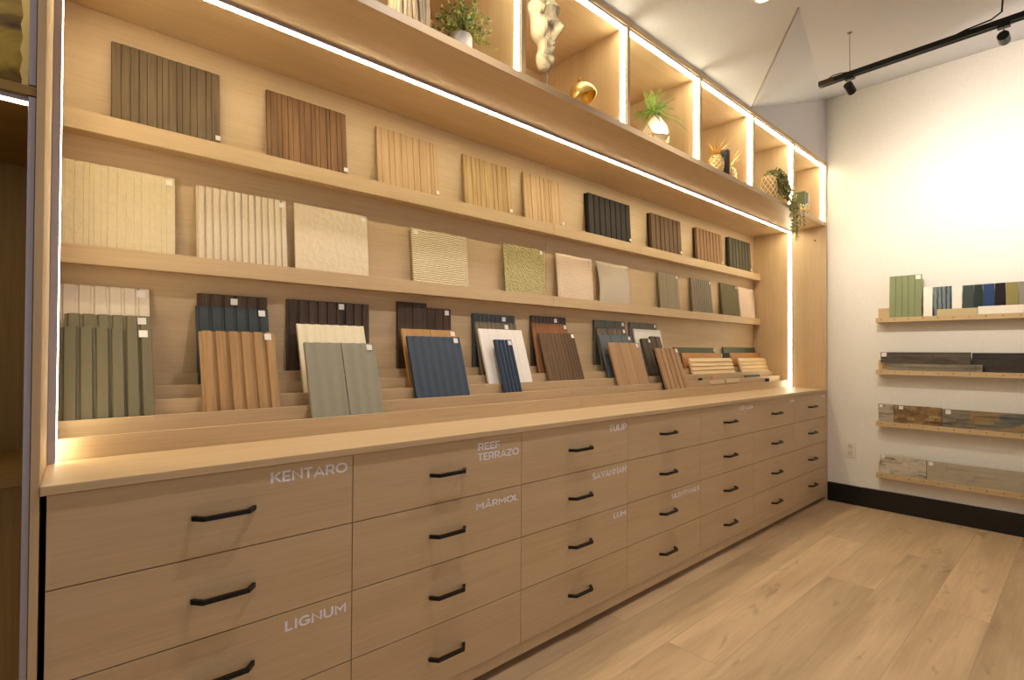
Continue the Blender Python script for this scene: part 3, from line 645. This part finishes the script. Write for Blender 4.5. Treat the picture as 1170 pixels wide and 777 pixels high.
# stone strips
z = WZ[1]+.034
s_dark = stonemat('dark_barn_stone', [(58, 50, 44), (92, 80, 66), (70, 62, 56), (110, 98, 80)], (9, 9, 40))
s_light = stonemat('weathered_grey_stone', [(110, 98, 84), (140, 128, 110), (92, 84, 72)], (7, 7, 60))
s_black = stonemat('charcoal_stone', [(40, 34, 30), (62, 54, 48), (50, 44, 38)], (5, 5, 40))
wsample('stacked_stone_sample', 'brown stacked stone strip panel, left on the second wall ledge', 1.070, .560, z+.052, 1.193, s_dark, style='stack', n=3, xf=4.66, th=.022, lean=.0, tags=((.008, .004, .03),))
wsample('stacked_stone_sample', 'weathered grey stone strip lying below the brown stone panel', 1.030, .500, z, z+.050, s_light, style='stack', n=2, xf=4.655, th=.03, lean=.0)
wsample('stacked_stone_sample', 'charcoal stone panel at right on the second wall ledge', .556, .270, z, 1.190, s_black, style='stack', n=3, xf=4.688, th=.022, lean=.0)
wsample('stacked_stone_sample', 'charcoal stone panel farther right on the second wall ledge', .262, -.2, z, 1.180, s_black, style='stack', n=3, xf=4.66, th=.024, lean=.0)
z = WZ[2]+.034
wsample('stacked_stone_sample', 'pale grey small stone panel at left of the third wall ledge', 1.085, .990, z, .806, stonemat('pale_grey_stone', [(150, 138, 120), (176, 164, 144), (130, 122, 108)], (12, 12, 30)), style='stack', n=4, xf=4.66, th=.022, lean=0, tags=((.008, .004, .02),))
wsample('stacked_stone_sample', 'brown mottled stone panel on the third wall ledge', .987, .715, z, .803, stonemat('brown_mottled_stone', [(72, 52, 34), (150, 116, 70), (104, 78, 50), (176, 146, 96), (86, 66, 44)], (16, 16, 34)), style='stack', n=5, xf=4.66, th=.022, lean=0, tags=((.03, .004, .024),))
wsample('stacked_stone_sample', 'mixed grey green and tan stone panel on the third wall ledge', .712, .10, z, .797, stonemat('mixed_slate_stone', [(104, 104, 92), (136, 126, 96), (92, 96, 92), (160, 128, 80), (122, 116, 98), (78, 62, 46)], (7, 7, 26)), style='stack', n=4, xf=4.66, th=.022, lean=0, tags=((.02, .004, .028),))
z = WZ[3]+.034
wsample('stacked_stone_sample', 'whitish cracked ledgestone panel, left on the lowest wall ledge', 1.075, .800, z, .428, stonemat('white_ledgestone', [(84, 76, 62), (190, 178, 156), (206, 194, 172), (168, 156, 134), (214, 202, 182)], (12, 12, 44)), style='stack', n=6, xf=4.66, th=.022, lean=0, tags=((.01, .004, .02),))
wsample('stacked_stone_sample', 'smooth beige block stone panel on the lowest wall ledge', .797, .10, z, .424, stonemat('beige_block_stone', [(164, 152, 128), (176, 164, 140), (156, 146, 126)], (5, 5, 22), bump=.2), style='stack', n=4, xf=4.66, th=.022, lean=0, tags=((.01, .004, .026),))
# outlet
t = thing('power_outlet', 'white power outlet plate low on the white wall by the cabinet', 'outlet', (XW-.0005, 1.284, .424))
plate = plain('white_plate', (232, 222, 204), .4)
bxo('cover_plate', -.006, 0, -.036, .036, -.058, .058, plate, t, bevel=.002)
bm = new(); box(bm, -.0085, -.0061, -.017, .017, .004, .046); box(bm, -.0085, -.0061, -.017, .017, -.046, -.004); obj('socket_face', bm, plain('plate_shade', (216, 206, 190), .4), t, bevel=.001)
bm = new()
for zc in (.026, -.026):
    box(bm, -.009, -.0086, -.008, -.006, zc-.002, zc+.008); box(bm, -.009, -.0086, .006, .008, zc-.002, zc+.008)
obj('slot', bm, dark, t)

# ------------------------------------------------------------------ downlights and track
for k, (x, y, z_) in enumerate(DOWN):
    t = thing('recessed_downlight', ['small round recessed downlight in the ceiling over the cubbies', 'added unseen recessed downlight in the ceiling above the left half of the counter', 'added unseen recessed downlight in the ceiling by the left bay'][k], 'light', (x, y, 2.7445), group='recessed downlights')
    bm = new(); lathe(bm, [(.036, 0), (.036, -.004), (.028, -.005), (.028, -.001)], 32, cap1=False, cap0=False); obj('trim_ring', bm, plate, t, smooth=True)
    bm = new(); lathe(bm, [(.0275, 0), (.0275, -.002)], 32); obj('lens', bm, glow('downlight_lens', (1, .86, .68), 14), t)
    l = spot('downlight_beam', (0, 0, -.012), (0, 0, -1), DOWN_P[k], 120, .6, (1, .96, .95), .025); l.parent = t
t = thing('lighting_track', 'black lighting track hung in front of the white end wall', 'track', (3.17, 1.005, 2.665))
LEN = 3.4
bm = new(); box(bm, -.017, .017, -LEN, 0, -.013, .013); obj('rail', bm, black, t, bevel=.001)
bm = new(); box(bm, -.0055, .0055, -LEN+.01, -.012, -.0142, -.0131); obj('groove', bm, dark, t)
bm = new(); box(bm, -.0176, .0176, -.07, .004, -.0136, .0136); o = obj('feed_end', bm, plain('dark_bronze', (70, 60, 44), .4, .5), t, bevel=.001)
bm = new(); tube(bm, [(0, -.143, .013), (0, -.143, .2275)], .0016, 6); obj('suspension_wire', bm, plain('wire', (120, 110, 96), .4, .6), t)
bm = new(); lathe(bm, [(.012, .225), (.012, .232), (.004, .219)], 16, (0, -.143, 0)); obj('ceiling_mount', bm, plain('brass_mount', (150, 132, 100), .4, .4), t)
bm = new(); tube(bm, [(0, -.03, .014), (0, -.06, .028), (0, -.10, .026), (0, -.143, .016)], .0025, 6); obj('cable_loop', bm, black, t)
bm = new(); tube(bm, [(0, -.56, .013), (0, -.61, .024), (0, -.70, .030), (.0, -.735, .05), (0, -.738, .10), (-.002, -.735, .232)], .004, 8); obj('power_cable', bm, black, t)
def tracklamp(y, label, aim, show):
    t = thing('track_spotlight', label, 'light', (3.17, y, 2.6515), group='black spotlights on the track')
    bm = new(); box(bm, -.014, .014, -.022, .022, -.012, 0); obj('adapter', bm, black, t, bevel=.001)
    bm = new(); tube(bm, [(0, 0, -.012), (0, 0, -.032)], .004, 8); obj('stem', bm, alu, t)
    d = Vector(aim).normalized(); q = d.to_track_quat('-Z', 'Y')
    bm = new(); lathe(bm, [(.0195, -.031), (.0215, -.029), (.0215, .027), (.018, .030)], 12, cap0=False); b = obj('lamp_housing', bm, black, t); b.location = (0, 0, -.058); b.rotation_euler = q.to_euler()
    bm = new(); lathe(bm, [(.0192, -.0298), (.0192, -.026)], 24); b2 = obj('lens', bm, glow('track_lens', (1, .9, .75), 10), t); b2.location = (0, 0, -.058); b2.rotation_euler = q.to_euler()
    l = spot('track_beam', Vector((0, 0, -.058))+d*.036, Vector((0, 0, -.058))+d*2, show, 92, 1.0, SPOT_COL, .02); l.parent = t
tracklamp(.862, 'black spotlight at the far left end of the track, lens lit', (1, -.14, -.50), 70)
tracklamp(.264, 'black spotlight under the black cable, second on the track', (1, -.02, -.04), 86)
tracklamp(-.45, 'black spotlight on the track beyond the right picture edge', (1, 0, -.22), 36)
tracklamp(-1.2, 'black spotlight farthest along the track beyond the picture edge', (1, 0, -.22), 30)

# ------------------------------------------------------------------ cubby decorations
DZ = DK1+.0006
def V(r): return random.uniform(-r, r)
t = thing('driftwood_vase', 'vase wrapped in pale driftwood sticks, left of the white potted plant', 'vase', (.90, 1.545, DZ))
bm = new(); lathe(bm, [(.045, 0), (.05, .05), (.05, .30), (.042, .36)], 24); obj('inner_vase', bm, plain('vase_inner', (120, 90, 70), .7), t, smooth=True)
drift = plain('driftwood', (205, 186, 158), .85, bump=.8, bscale=40)
for k in range(22):
    a = 2*PI*k/22+V(.06); r = .062+V(.004); bm = new(); hgt = .34+V(.05); j = V(.006)
    tube(bm, [(r*math.cos(a)*1.04, r*math.sin(a)*1.04, 0), (r*math.cos(a)+j, r*math.sin(a)+V(.004), hgt*.33), (r*math.cos(a)-j, r*math.sin(a), hgt*.66), (r*1.05*math.cos(a)+V(.006), r*1.05*math.sin(a), hgt)], .0085+V(.002), 7, .006)
    obj('stick', bm, drift, t, smooth=True)
# white potted bush
t = thing('potted_plant', 'small leafy plant in a white pot', 'plant', (1.128, 1.56, DZ))
bm = new(); lathe(bm, [(.034, 0), (.040, .004), (.043, .05), (.043, .098), (.039, .100), (.038, .09)], 32); obj('pot', bm, plain('white_ceramic', (222, 214, 210), .5), t, smooth=True)
def leaf(bm, p, d, l, wd, up=None):
    d = Vector(d).normalized(); s = d.cross(Vector((V(1), V(1), V(1)))).normalized()
    p = Vector(p); n = d.cross(s)
    a = bm.verts.new(p); b = bm.verts.new(p+d*l*.5+s*wd*.5+n*l*.08); c = bm.verts.new(p+d*l); e = bm.verts.new(p+d*l*.5-s*wd*.5+n*l*.08)
    bm.faces.new((a, b, c)); bm.faces.new((a, c, e))
def green(name, c1, c2, sc=40):
    if name in MAT: return MAT[name]
    m, tt, b = nt(name); L = tt.links; co = tt.nodes.new('ShaderNodeTexCoord'); n = tt.nodes.new('ShaderNodeTexNoise'); n.inputs['Scale'].default_value = sc
    L.new(co.outputs['Object'], n.inputs['Vector']); r = tt.nodes.new('ShaderNodeValToRGB'); L.new(n.outputs['Fac'], r.inputs['Fac'])
    r.color_ramp.elements[0].color = (*lin(c1), 1); r.color_ramp.elements[1].color = (*lin(c2), 1); r.color_ramp.elements[0].position = .35; r.color_ramp.elements[1].position = .65
    L.new(r.outputs['Color'], b.inputs['Base Color']); b.inputs['Roughness'].default_value = .55; b.inputs['Subsurface Weight'].default_value = 0
    MAT[name] = m; return m
bl = new(); bs = new()
for k in range(80):
    a = random.uniform(0, 2*PI); ph = random.uniform(.1, 1.45); L_ = random.uniform(.07, .135)
    d = Vector((math.cos(a)*math.sin(ph), math.sin(a)*math.sin(ph), math.cos(ph)*1.05+.05)); p0 = Vector((V(.02), V(.02), .094)); pts = [p0+d*L_*q/4+Vector((0, 0, -.03*(q/4)**2*math.sin(ph))) for q in range(5)]
    tube(bs, pts, .0012, 4, .0006)
    for q in range(1, 5):
        for s in range(5): leaf(bl, pts[q]+Vector((V(.004), V(.004), V(.004))), d*.5+Vector((V(1), V(1), V(1)+.2)), random.uniform(.012, .02), .009)
obj('foliage', bl, green('bush_leaves', (92, 116, 62), (196, 196, 108)), t); obj('stems', bs, green('stems', (90, 90, 40), (120, 110, 60)), t)

# stone face fragment on a rod
t = thing('face_sculpture', 'pale weathered stone face fragment mounted on a thin rod', 'sculpture', (1.535, 1.52, DZ), rot=(0, 0, math.radians(-12)))
bm = new(); NU, NV = 40, 64; Hm = .295; g = {}
def lerp(tab, v):
    for (a, b), (c, d) in zip(tab, tab[1:]):
        if v <= c: return b+(d-b)*(v-a)/(c-a)
    return tab[-1][1]
left = [(0, -.022), (.03, -.034), (.10, -.044), (.20, -.046), (.27, -.038), (.33, -.034), (.38, -.040), (.42, -.062), (.48, -.074), (.60, -.076), (.70, -.078), (.76, -.088), (.86, -.092), (.93, -.076), (.97, -.058), (1, -.036)]
right = [(0, .012), (.08, .026), (.20, .026), (.30, .022), (.36, .024), (.42, .036), (.55, .042), (.64, .038), (.72, .040), (.85, .038), (.94, .022), (1, -.006)]
prof = [(0, .030), (.05, .056), (.12, .070), (.17, .066), (.21, .056), (.24, .068), (.28, .074), (.305, .058), (.33, .072), (.36, .066), (.39, .074), (.42, .108), (.45, .116), (.49, .104), (.56, .086), (.64, .070), (.70, .064), (.76, .078), (.80, .080), (.88, .068), (.95, .046), (1, .020)]
rr = random.Random(3)
for i in range(NU+1):
    for j in range(NV+1):
        u = i/NU*2-1; v = j/NV; xl, xr = lerp(left, v), lerp(right, v); x = xl+(xr-xl)*(u+1)/2
        base = (.046+.018*min(1, max(0, (v-.36)/.08)))*math.sqrt(max(0, 1-(abs(u))**2.6))*(.8+.2*math.sin(PI*v))
        nose = (lerp(prof, v)-.050)*math.exp(-((x-.010)/(.013+.012*(v > .56)*2))**2)
        y = base+nose*.95
        for ex in (-.034, .046):                           # eye sockets, eyeballs, lids and brows
            y -= .030*math.exp(-((x-ex)/.019)**2-((v-.70)/.045)**2)
            y += .018*math.exp(-((x-ex)/.012)**2-((v-.695)/.022)**2)
            y -= .004*math.exp(-((x-ex)/.016)**2-((v-.722)/.006)**2)
            y += .014*math.exp(-((x-ex)/.028)**2-((v-.785)/.020)**2)
        y -= .016*math.exp(-((x-.004)/.024)**2-((v-.305)/.014)**2)      # mouth
        y += .014*math.exp(-((x+.040)/.022)**2-((v-.52)/.08)**2)        # cheek
        y -= .014*math.exp(-((x+.030)/.012)**2-((v-.42)/.03)**2)        # nostril fold
        y -= .008*math.exp(-((v-.20)/.02)**2)
        if v > .74 and x < -.045: y += .010*math.sin(70*v+160*x)        # hair curls
        if v < .18: y += .005*math.sin(170*x+60*v)                      # beard
        y += .0026*math.sin(97*u+61*v)*math.sin(83*v)
        g[i, j] = bm.verts.new((x, -max(.002, y), .098+v*Hm))
for i in range(NU):
    for j in range(NV): bm.faces.new((g[i, j], g[i+1, j], g[i+1, j+1], g[i, j+1]))
edge = [g[i, 0] for i in range(NU+1)]+[g[NU, j] for j in range(1, NV+1)]+[g[i, NV] for i in range(NU-1, -1, -1)]+[g[0, j] for j in range(NV-1, 0, -1)]
ed2 = [bm.verts.new((v.co.x*.85, .018, .098+(v.co.z-.098)*.96+.006)) for v in edge]
for k in range(len(edge)): bm.faces.new((edge[k], edge[(k+1) % len(edge)], ed2[(k+1) % len(edge)], ed2[k]))
bm.faces.new(ed2)
stone = plain('weathered_marble', (168, 153, 130), .85, bump=.7, bscale=34)
obj('face', bm, stone, t, smooth=True)
bm = new(); tube(bm, [(0, -.01, .006), (0, -.01, .115)], .0028, 8); obj('rod', bm, plain('grey_rod', (130, 124, 116), .4, .6), t)
bxo('base', -.05, .05, -.04, .04, 0, .008, plain('black_base', (40, 36, 34), .4), t, bevel=.001)
# gold open bell with ring
t = thing('gold_bell_ornament', 'gold dome ornament with a ring on top and an open bright rim', 'ornament', (1.765, 1.515, DZ+.002))
bm = new(); R_ = .066; segs = 36; rows = 14; rings = []
for j in range(rows+1):
    ph = PI*(.0+.56*j/rows)
    rings.append([(R_*math.sin(ph)*math.cos(a), R_*math.sin(ph)*math.sin(a), R_*math.cos(ph)) for a in [2*PI*k/segs for k in range(segs)]])
def shell(bm, sc):
    vv = [[bm.verts.new(Vector(p)*sc) for p in r] for r in rings]
    for i in range(rows):
        for k in range(segs):
            try: bm.faces.new((vv[i][k], vv[i][(k+1) % segs], vv[i+1][(k+1) % segs], vv[i+1][k]))
            except ValueError: pass
    return vv
a_ = shell(bm, 1); b_ = shell(bm, .95)
for k in range(segs): bm.faces.new((a_[-1][k], a_[-1][(k+1) % segs], b_[-1][(k+1) % segs], b_[-1][k]))
bmesh.ops.remove_doubles(bm, verts=bm.verts, dist=1e-5)
o = obj('dome', bm, plain('satin_gold', (240, 206, 130), .38, .9), t, smooth=True); o.location = (0, 0, .064); o.rotation_euler = (math.radians(-62), 0, math.radians(10))
o.rotation_euler = Vector((-.24, .41, .85)).to_track_quat('Z', 'Y').to_euler()
bm = new(); c = Vector((0, .012, .146)); tube(bm, [c+Vector((.011*math.cos(q*PI/8), 0, .011*math.sin(q*PI/8))) for q in range(17)], .0025, 8, cap=False); obj('ring', bm, gold, t, smooth=True)
bm = new(); lathe(bm, [(.007, .122), (.005, .136)], 12, (0, .012, 0)); obj('ring_base', bm, gold, t)
bm = new(); lathe(bm, [(.025, 0), (.025, .006), (.018, .012)], 24); obj('foot', bm, gold, t)
# fern in faceted vase
t = thing('potted_fern', 'green fern in a faceted white and gold vase', 'plant', (2.375, 1.545, DZ))
bm = new(); rings = []
for r_, z_, o_ in ((.034, 0, 0), (.090, .058, .5), (.066, .125, 0), (.026, .186, .5), (.024, .186, .5), (.02, .15, .5)):
    rings.append([bm.verts.new((r_*math.cos(2*PI*(k+o_)/6), r_*math.sin(2*PI*(k+o_)/6), z_)) for k in range(6)])
for i in range(5):
    for k in range(6):
        a, b = rings[i], rings[i+1]
        if i == 0 or i == 2: tri = ((a[k], a[(k+1) % 6], b[k]), (a[(k+1) % 6], b[(k+1) % 6], b[k]))
        elif i == 1: tri = ((a[k], b[(k+1) % 6], b[k]), (a[k], a[(k+1) % 6], b[(k+1) % 6]))
        else: tri = ((a[k], a[(k+1) % 6], b[(k+1) % 6], b[k]),)
        for q in tri: bm.faces.new(q)
bm.faces.new(rings[0][::-1])
edges = [(e.verts[0].co.copy(), e.verts[1].co.copy()) for e in bm.edges if not (e.verts[0].co.z > .1 and e.verts[1].co.z > .1 and abs(e.verts[0].co.z-e.verts[1].co.z) < .001)]
obj('vase', bm, plain('pearl_gold', (240, 226, 196), .22, .45), t)
bm = new()
for a, b in edges: tube(bm, [a, b], .0018, 5)
obj('gold_seams', bm, gold, t)
bm = new(); bs = new()
for k in range(44):
    a = 2*PI*k/44*5.1+V(.2); L_ = random.uniform(.12, .235)*(1.1 if math.cos(a-0) > .3 else .85); el = random.uniform(.15, 1.25)
    d = Vector((math.cos(a)*math.cos(el), math.sin(a)*math.cos(el)*.8, math.sin(el))); pts = []
    for q in range(22):
        s = q/21; pts.append(Vector((0, 0, .180))+d*L_*s+Vector((0, 0, -.09*s*s*math.cos(el))))
    tube(bs, pts, .0012, 4, .0005)
    for q in range(3, 22):
        s = q/21; tan = (pts[min(q+1, 21)]-pts[q-1]).normalized(); side = tan.cross(Vector((0, 0, 1))).normalized(); ll = .023*math.sin(PI*(.12+.85*s))
        for sg in (-1, 1):
            for fr in (0,):
                p = pts[q]-tan*(.008*fr); dd = (side*sg+tan*.45).normalized(); n_ = Vector((0, 0, 1))
                v0 = bm.verts.new(p); v1 = bm.verts.new(p+dd*ll*.45+tan*.0022); v2 = bm.verts.new(p+dd*ll+Vector((0, 0, -.003))); v3 = bm.verts.new(p+dd*ll*.45-tan*.0022)
                bm.faces.new((v0, v1, v2, v3))
obj('fronds', bm, green('fern_green', (118, 156, 60), (180, 208, 104)), t); obj('stems', bs, green('stems', (90, 90, 40), (120, 110, 60)), t)
# pineapples, candle
def pineapple(x, y, label, s=1):
    t = thing('pineapple_ornament', label, 'ornament', (x, y, DZ)); bm = new()
    lathe(bm, [(.024*s, 0), (.036*s, .012), (.044*s, .04), (.046*s, .065), (.041*s, .095), (.028*s, .118), (.012*s, .126)], 24)
    body = obj('fruit_body', bm, plain('pineapple_cream', (222, 200, 150), .4, .2), t, smooth=True)
    bm = new()
    for j in range(7):
        z_ = .014+j*.016; r_ = lerp([(0, .036*s), (.04, .045*s), (.065, .0465*s), (.095, .042*s), (.125, .02*s)], z_)
        for k in range(12):
            a = 2*PI*(k+.5*(j % 2))/12; c = Vector((r_*math.cos(a), r_*math.sin(a), z_)); o_ = Vector((math.cos(a), math.sin(a), .1))
            sd = Vector((-math.sin(a), math.cos(a), 0))*.0085
            p = [bm.verts.new(c+q) for q in (sd, Vector((0, 0, .008)), -sd, Vector((0, 0, -.008)))]; tip = bm.verts.new(c+o_*.006)
            for q in range(4): bm.faces.new((p[q], p[(q+1) % 4], tip))
    obj('scales', bm, plain('pineapple_gold', (214, 176, 104), .35, .6), t)
    bm = new()
    for k in range(24):
        a = 2*PI*k/8+V(.3); el = .35+.42*(k//8)+V(.1); L_ = .07+.02*(k//8); d = Vector((math.cos(a)*math.cos(el), math.sin(a)*math.cos(el), math.sin(el)))
        sd = Vector((-math.sin(a), math.cos(a), 0)); pr_ = None
        for q in range(6):
            s_ = q/5; c = Vector((0, 0, .120))+d*L_*s_+Vector((math.cos(a), math.sin(a), 0))*.02*s_*s_; wv = .007*(1-s_)+.0004
            cur = (bm.verts.new(c+sd*wv), bm.verts.new(c-sd*wv))
            if pr_: bm.faces.new((pr_[0], pr_[1], cur[1], cur[0]))
            pr_ = cur
    obj('crown_leaves', bm, plain('gold_leaf', (222, 176, 92), .35, .7), t)
pineapple(2.985, 1.515, 'cream and gold pineapple ornament left of the black candle')
pineapple(3.235, 1.555, 'smaller gold pineapple ornament behind the black candle', 1.0)
t = thing('ribbed_candle', 'black ribbed cylinder candle between two gold pineapples', 'candle', (3.075, 1.50, DZ))
bm = new(); lathe(bm, [(.024, 0), (.025, .003), (.025, .168), (.023, .171)], 64, flute=.0012, nfl=16); obj('body', bm, plain('black_wax', (58, 54, 54), .5), t, smooth=True)
bm = new(); tube(bm, [(0, 0, .170), (.001, 0, .180)], .001, 6); obj('wick', bm, dark, t)
# woven vase with trailing plant
t = thing('trailing_plant', 'trailing eucalyptus plant in a woven vase, hanging over the shelf edge', 'plant', (3.80, 1.535, DZ))
bm = new(); lathe(bm, [(.036, 0), (.048, .02), (.054, .08), (.049, .14), (.038, .185), (.036, .185), (.032, .15)], 32); obj('vase', bm, plain('vase_tan', (170, 130, 84), .7), t, smooth=True)
bm = new()
for dr in (-1, 1):
    for k in range(10):
        pts = []
        for q in range(15):
            z_ = .004+.178*q/14; r_ = lerp([(0, .037), (.02, .049), (.08, .0555), (.14, .0505), (.186, .039)], z_)+.001
            a = 2*PI*k/10+dr*q*.16; pts.append((r_*math.cos(a), r_*math.sin(a), z_))
        tube(bm, pts, .003, 5)
obj('woven_lattice', bm, plain('rattan_white', (226, 204, 162), .6), t, smooth=True)
bl = new(); bs = new()
def vine(pts, dens, ls):
    tube(bs, pts, .0013, 5, .0008)
    for a, b in zip(pts, pts[1:]):
        a = Vector(a); b = Vector(b); n_ = max(1, int((b-a).length*dens))
        for q in range(n_):
            p = a.lerp(b, q/n_); leaf(bl, p, ((b-a).normalized()*.5+Vector((V(1), V(1), V(1)))), ls*random.uniform(.7, 1.2), ls*.7)
for k in range(34):                                        # mass over and beside the vase
    a = V(.9)-.2; e = random.uniform(.2, 1); q1 = Vector((V(.03), V(.03), .18))
    tip = Vector((.0+.27*e+V(.04), -.05+V(.05), .20-.16*e+V(.05)))
    mid = (q1+tip)/2+Vector((0, V(.03), .06)); vine([q1, (q1+mid)/2+Vector((0, 0, .02)), mid, (mid+tip)/2+Vector((0, 0, .01)), tip], 230, .020)
for k in range(13):                                        # strands hanging over the front edge
    x = .08+random.uniform(0, .26); y = -.108+V(.014); zt = .012+V(.004); lw = random.uniform(-.22, -.08) if k > 4 else random.uniform(-.27, -.2)
    if k < 5: x = .20+V(.09)
    vine([(x-.1, -.05, .09), (x-.03, -.075, .035), (x, y, zt), (x+V(.015), y-.006, lw*.5), (x+V(.03), y-.002, lw)], 170, .019)
obj('foliage', bl, green('trailing_leaves', (104, 108, 62), (184, 176, 112), 60), t); obj('stems', bs, green('stems', (90, 90, 40), (120, 110, 60)), t)
# books and coral at the right cubby
for k, (c, w_, h_, lb) in enumerate([((84, 88, 46), .030, .20, 'olive green book, left of three standing in the rightmost cubby'), ((58, 68, 42), .034, .196, 'dark green book, middle of three standing in the rightmost cubby'), ((212, 198, 168), .014, .19, 'thin cream book, right of three standing in the rightmost cubby')]):
    x = [4.400, 4.440, 4.470][k]
    t = thing('book', lb, 'book', (x, 1.500, DZ), group='books in the rightmost cubby')
    cm = plain(f'book_cover_{k}', c, .6); bm = new(); box(bm, -w_/2, -w_/2+.002, 0, .15, 0, h_); box(bm, w_/2-.002, w_/2, 0, .15, 0, h_); box(bm, -w_/2, w_/2, -.002, .0, 0, h_)
    obj('cover', bm, cm, t); bxo('pages', -w_/2+.0021, w_/2-.0021, .0005, .146, .003, h_-.003, plain('paper', (232, 222, 200), .8), t)
t = thing('coral_ornament', 'small cream knobbly coral piece in front of the green books', 'ornament', (4.335, 1.492, DZ))
bm = new(); bmesh.ops.create_icosphere(bm, subdivisions=3, radius=.030)
for v in bm.verts:
    n_ = v.co.normalized(); v.co = n_*(.028+.006*math.sin(9*n_.x+2)*math.sin(8*n_.y)*math.cos(7*n_.z)); v.co.z = v.co.z*1.25+.036
obj('body', bm, plain('coral_cream', (216, 172, 120), .7, bump=.6), t, smooth=True)
bm = new()
for k in range(9):
    a = 2*PI*k/9; e = .4+V(.4); d = Vector((math.cos(a)*math.cos(e), math.sin(a)*math.cos(e), math.sin(e))); c = Vector((0, 0, .05)); tube(bm, [c+d*.015, c+d*.033, c+d*.045+Vector((V(.004), V(.004), .003))], .007, 7, .004)
obj('branches', bm, plain('coral_white', (236, 220, 186), .7, bump=.6), t, smooth=True)
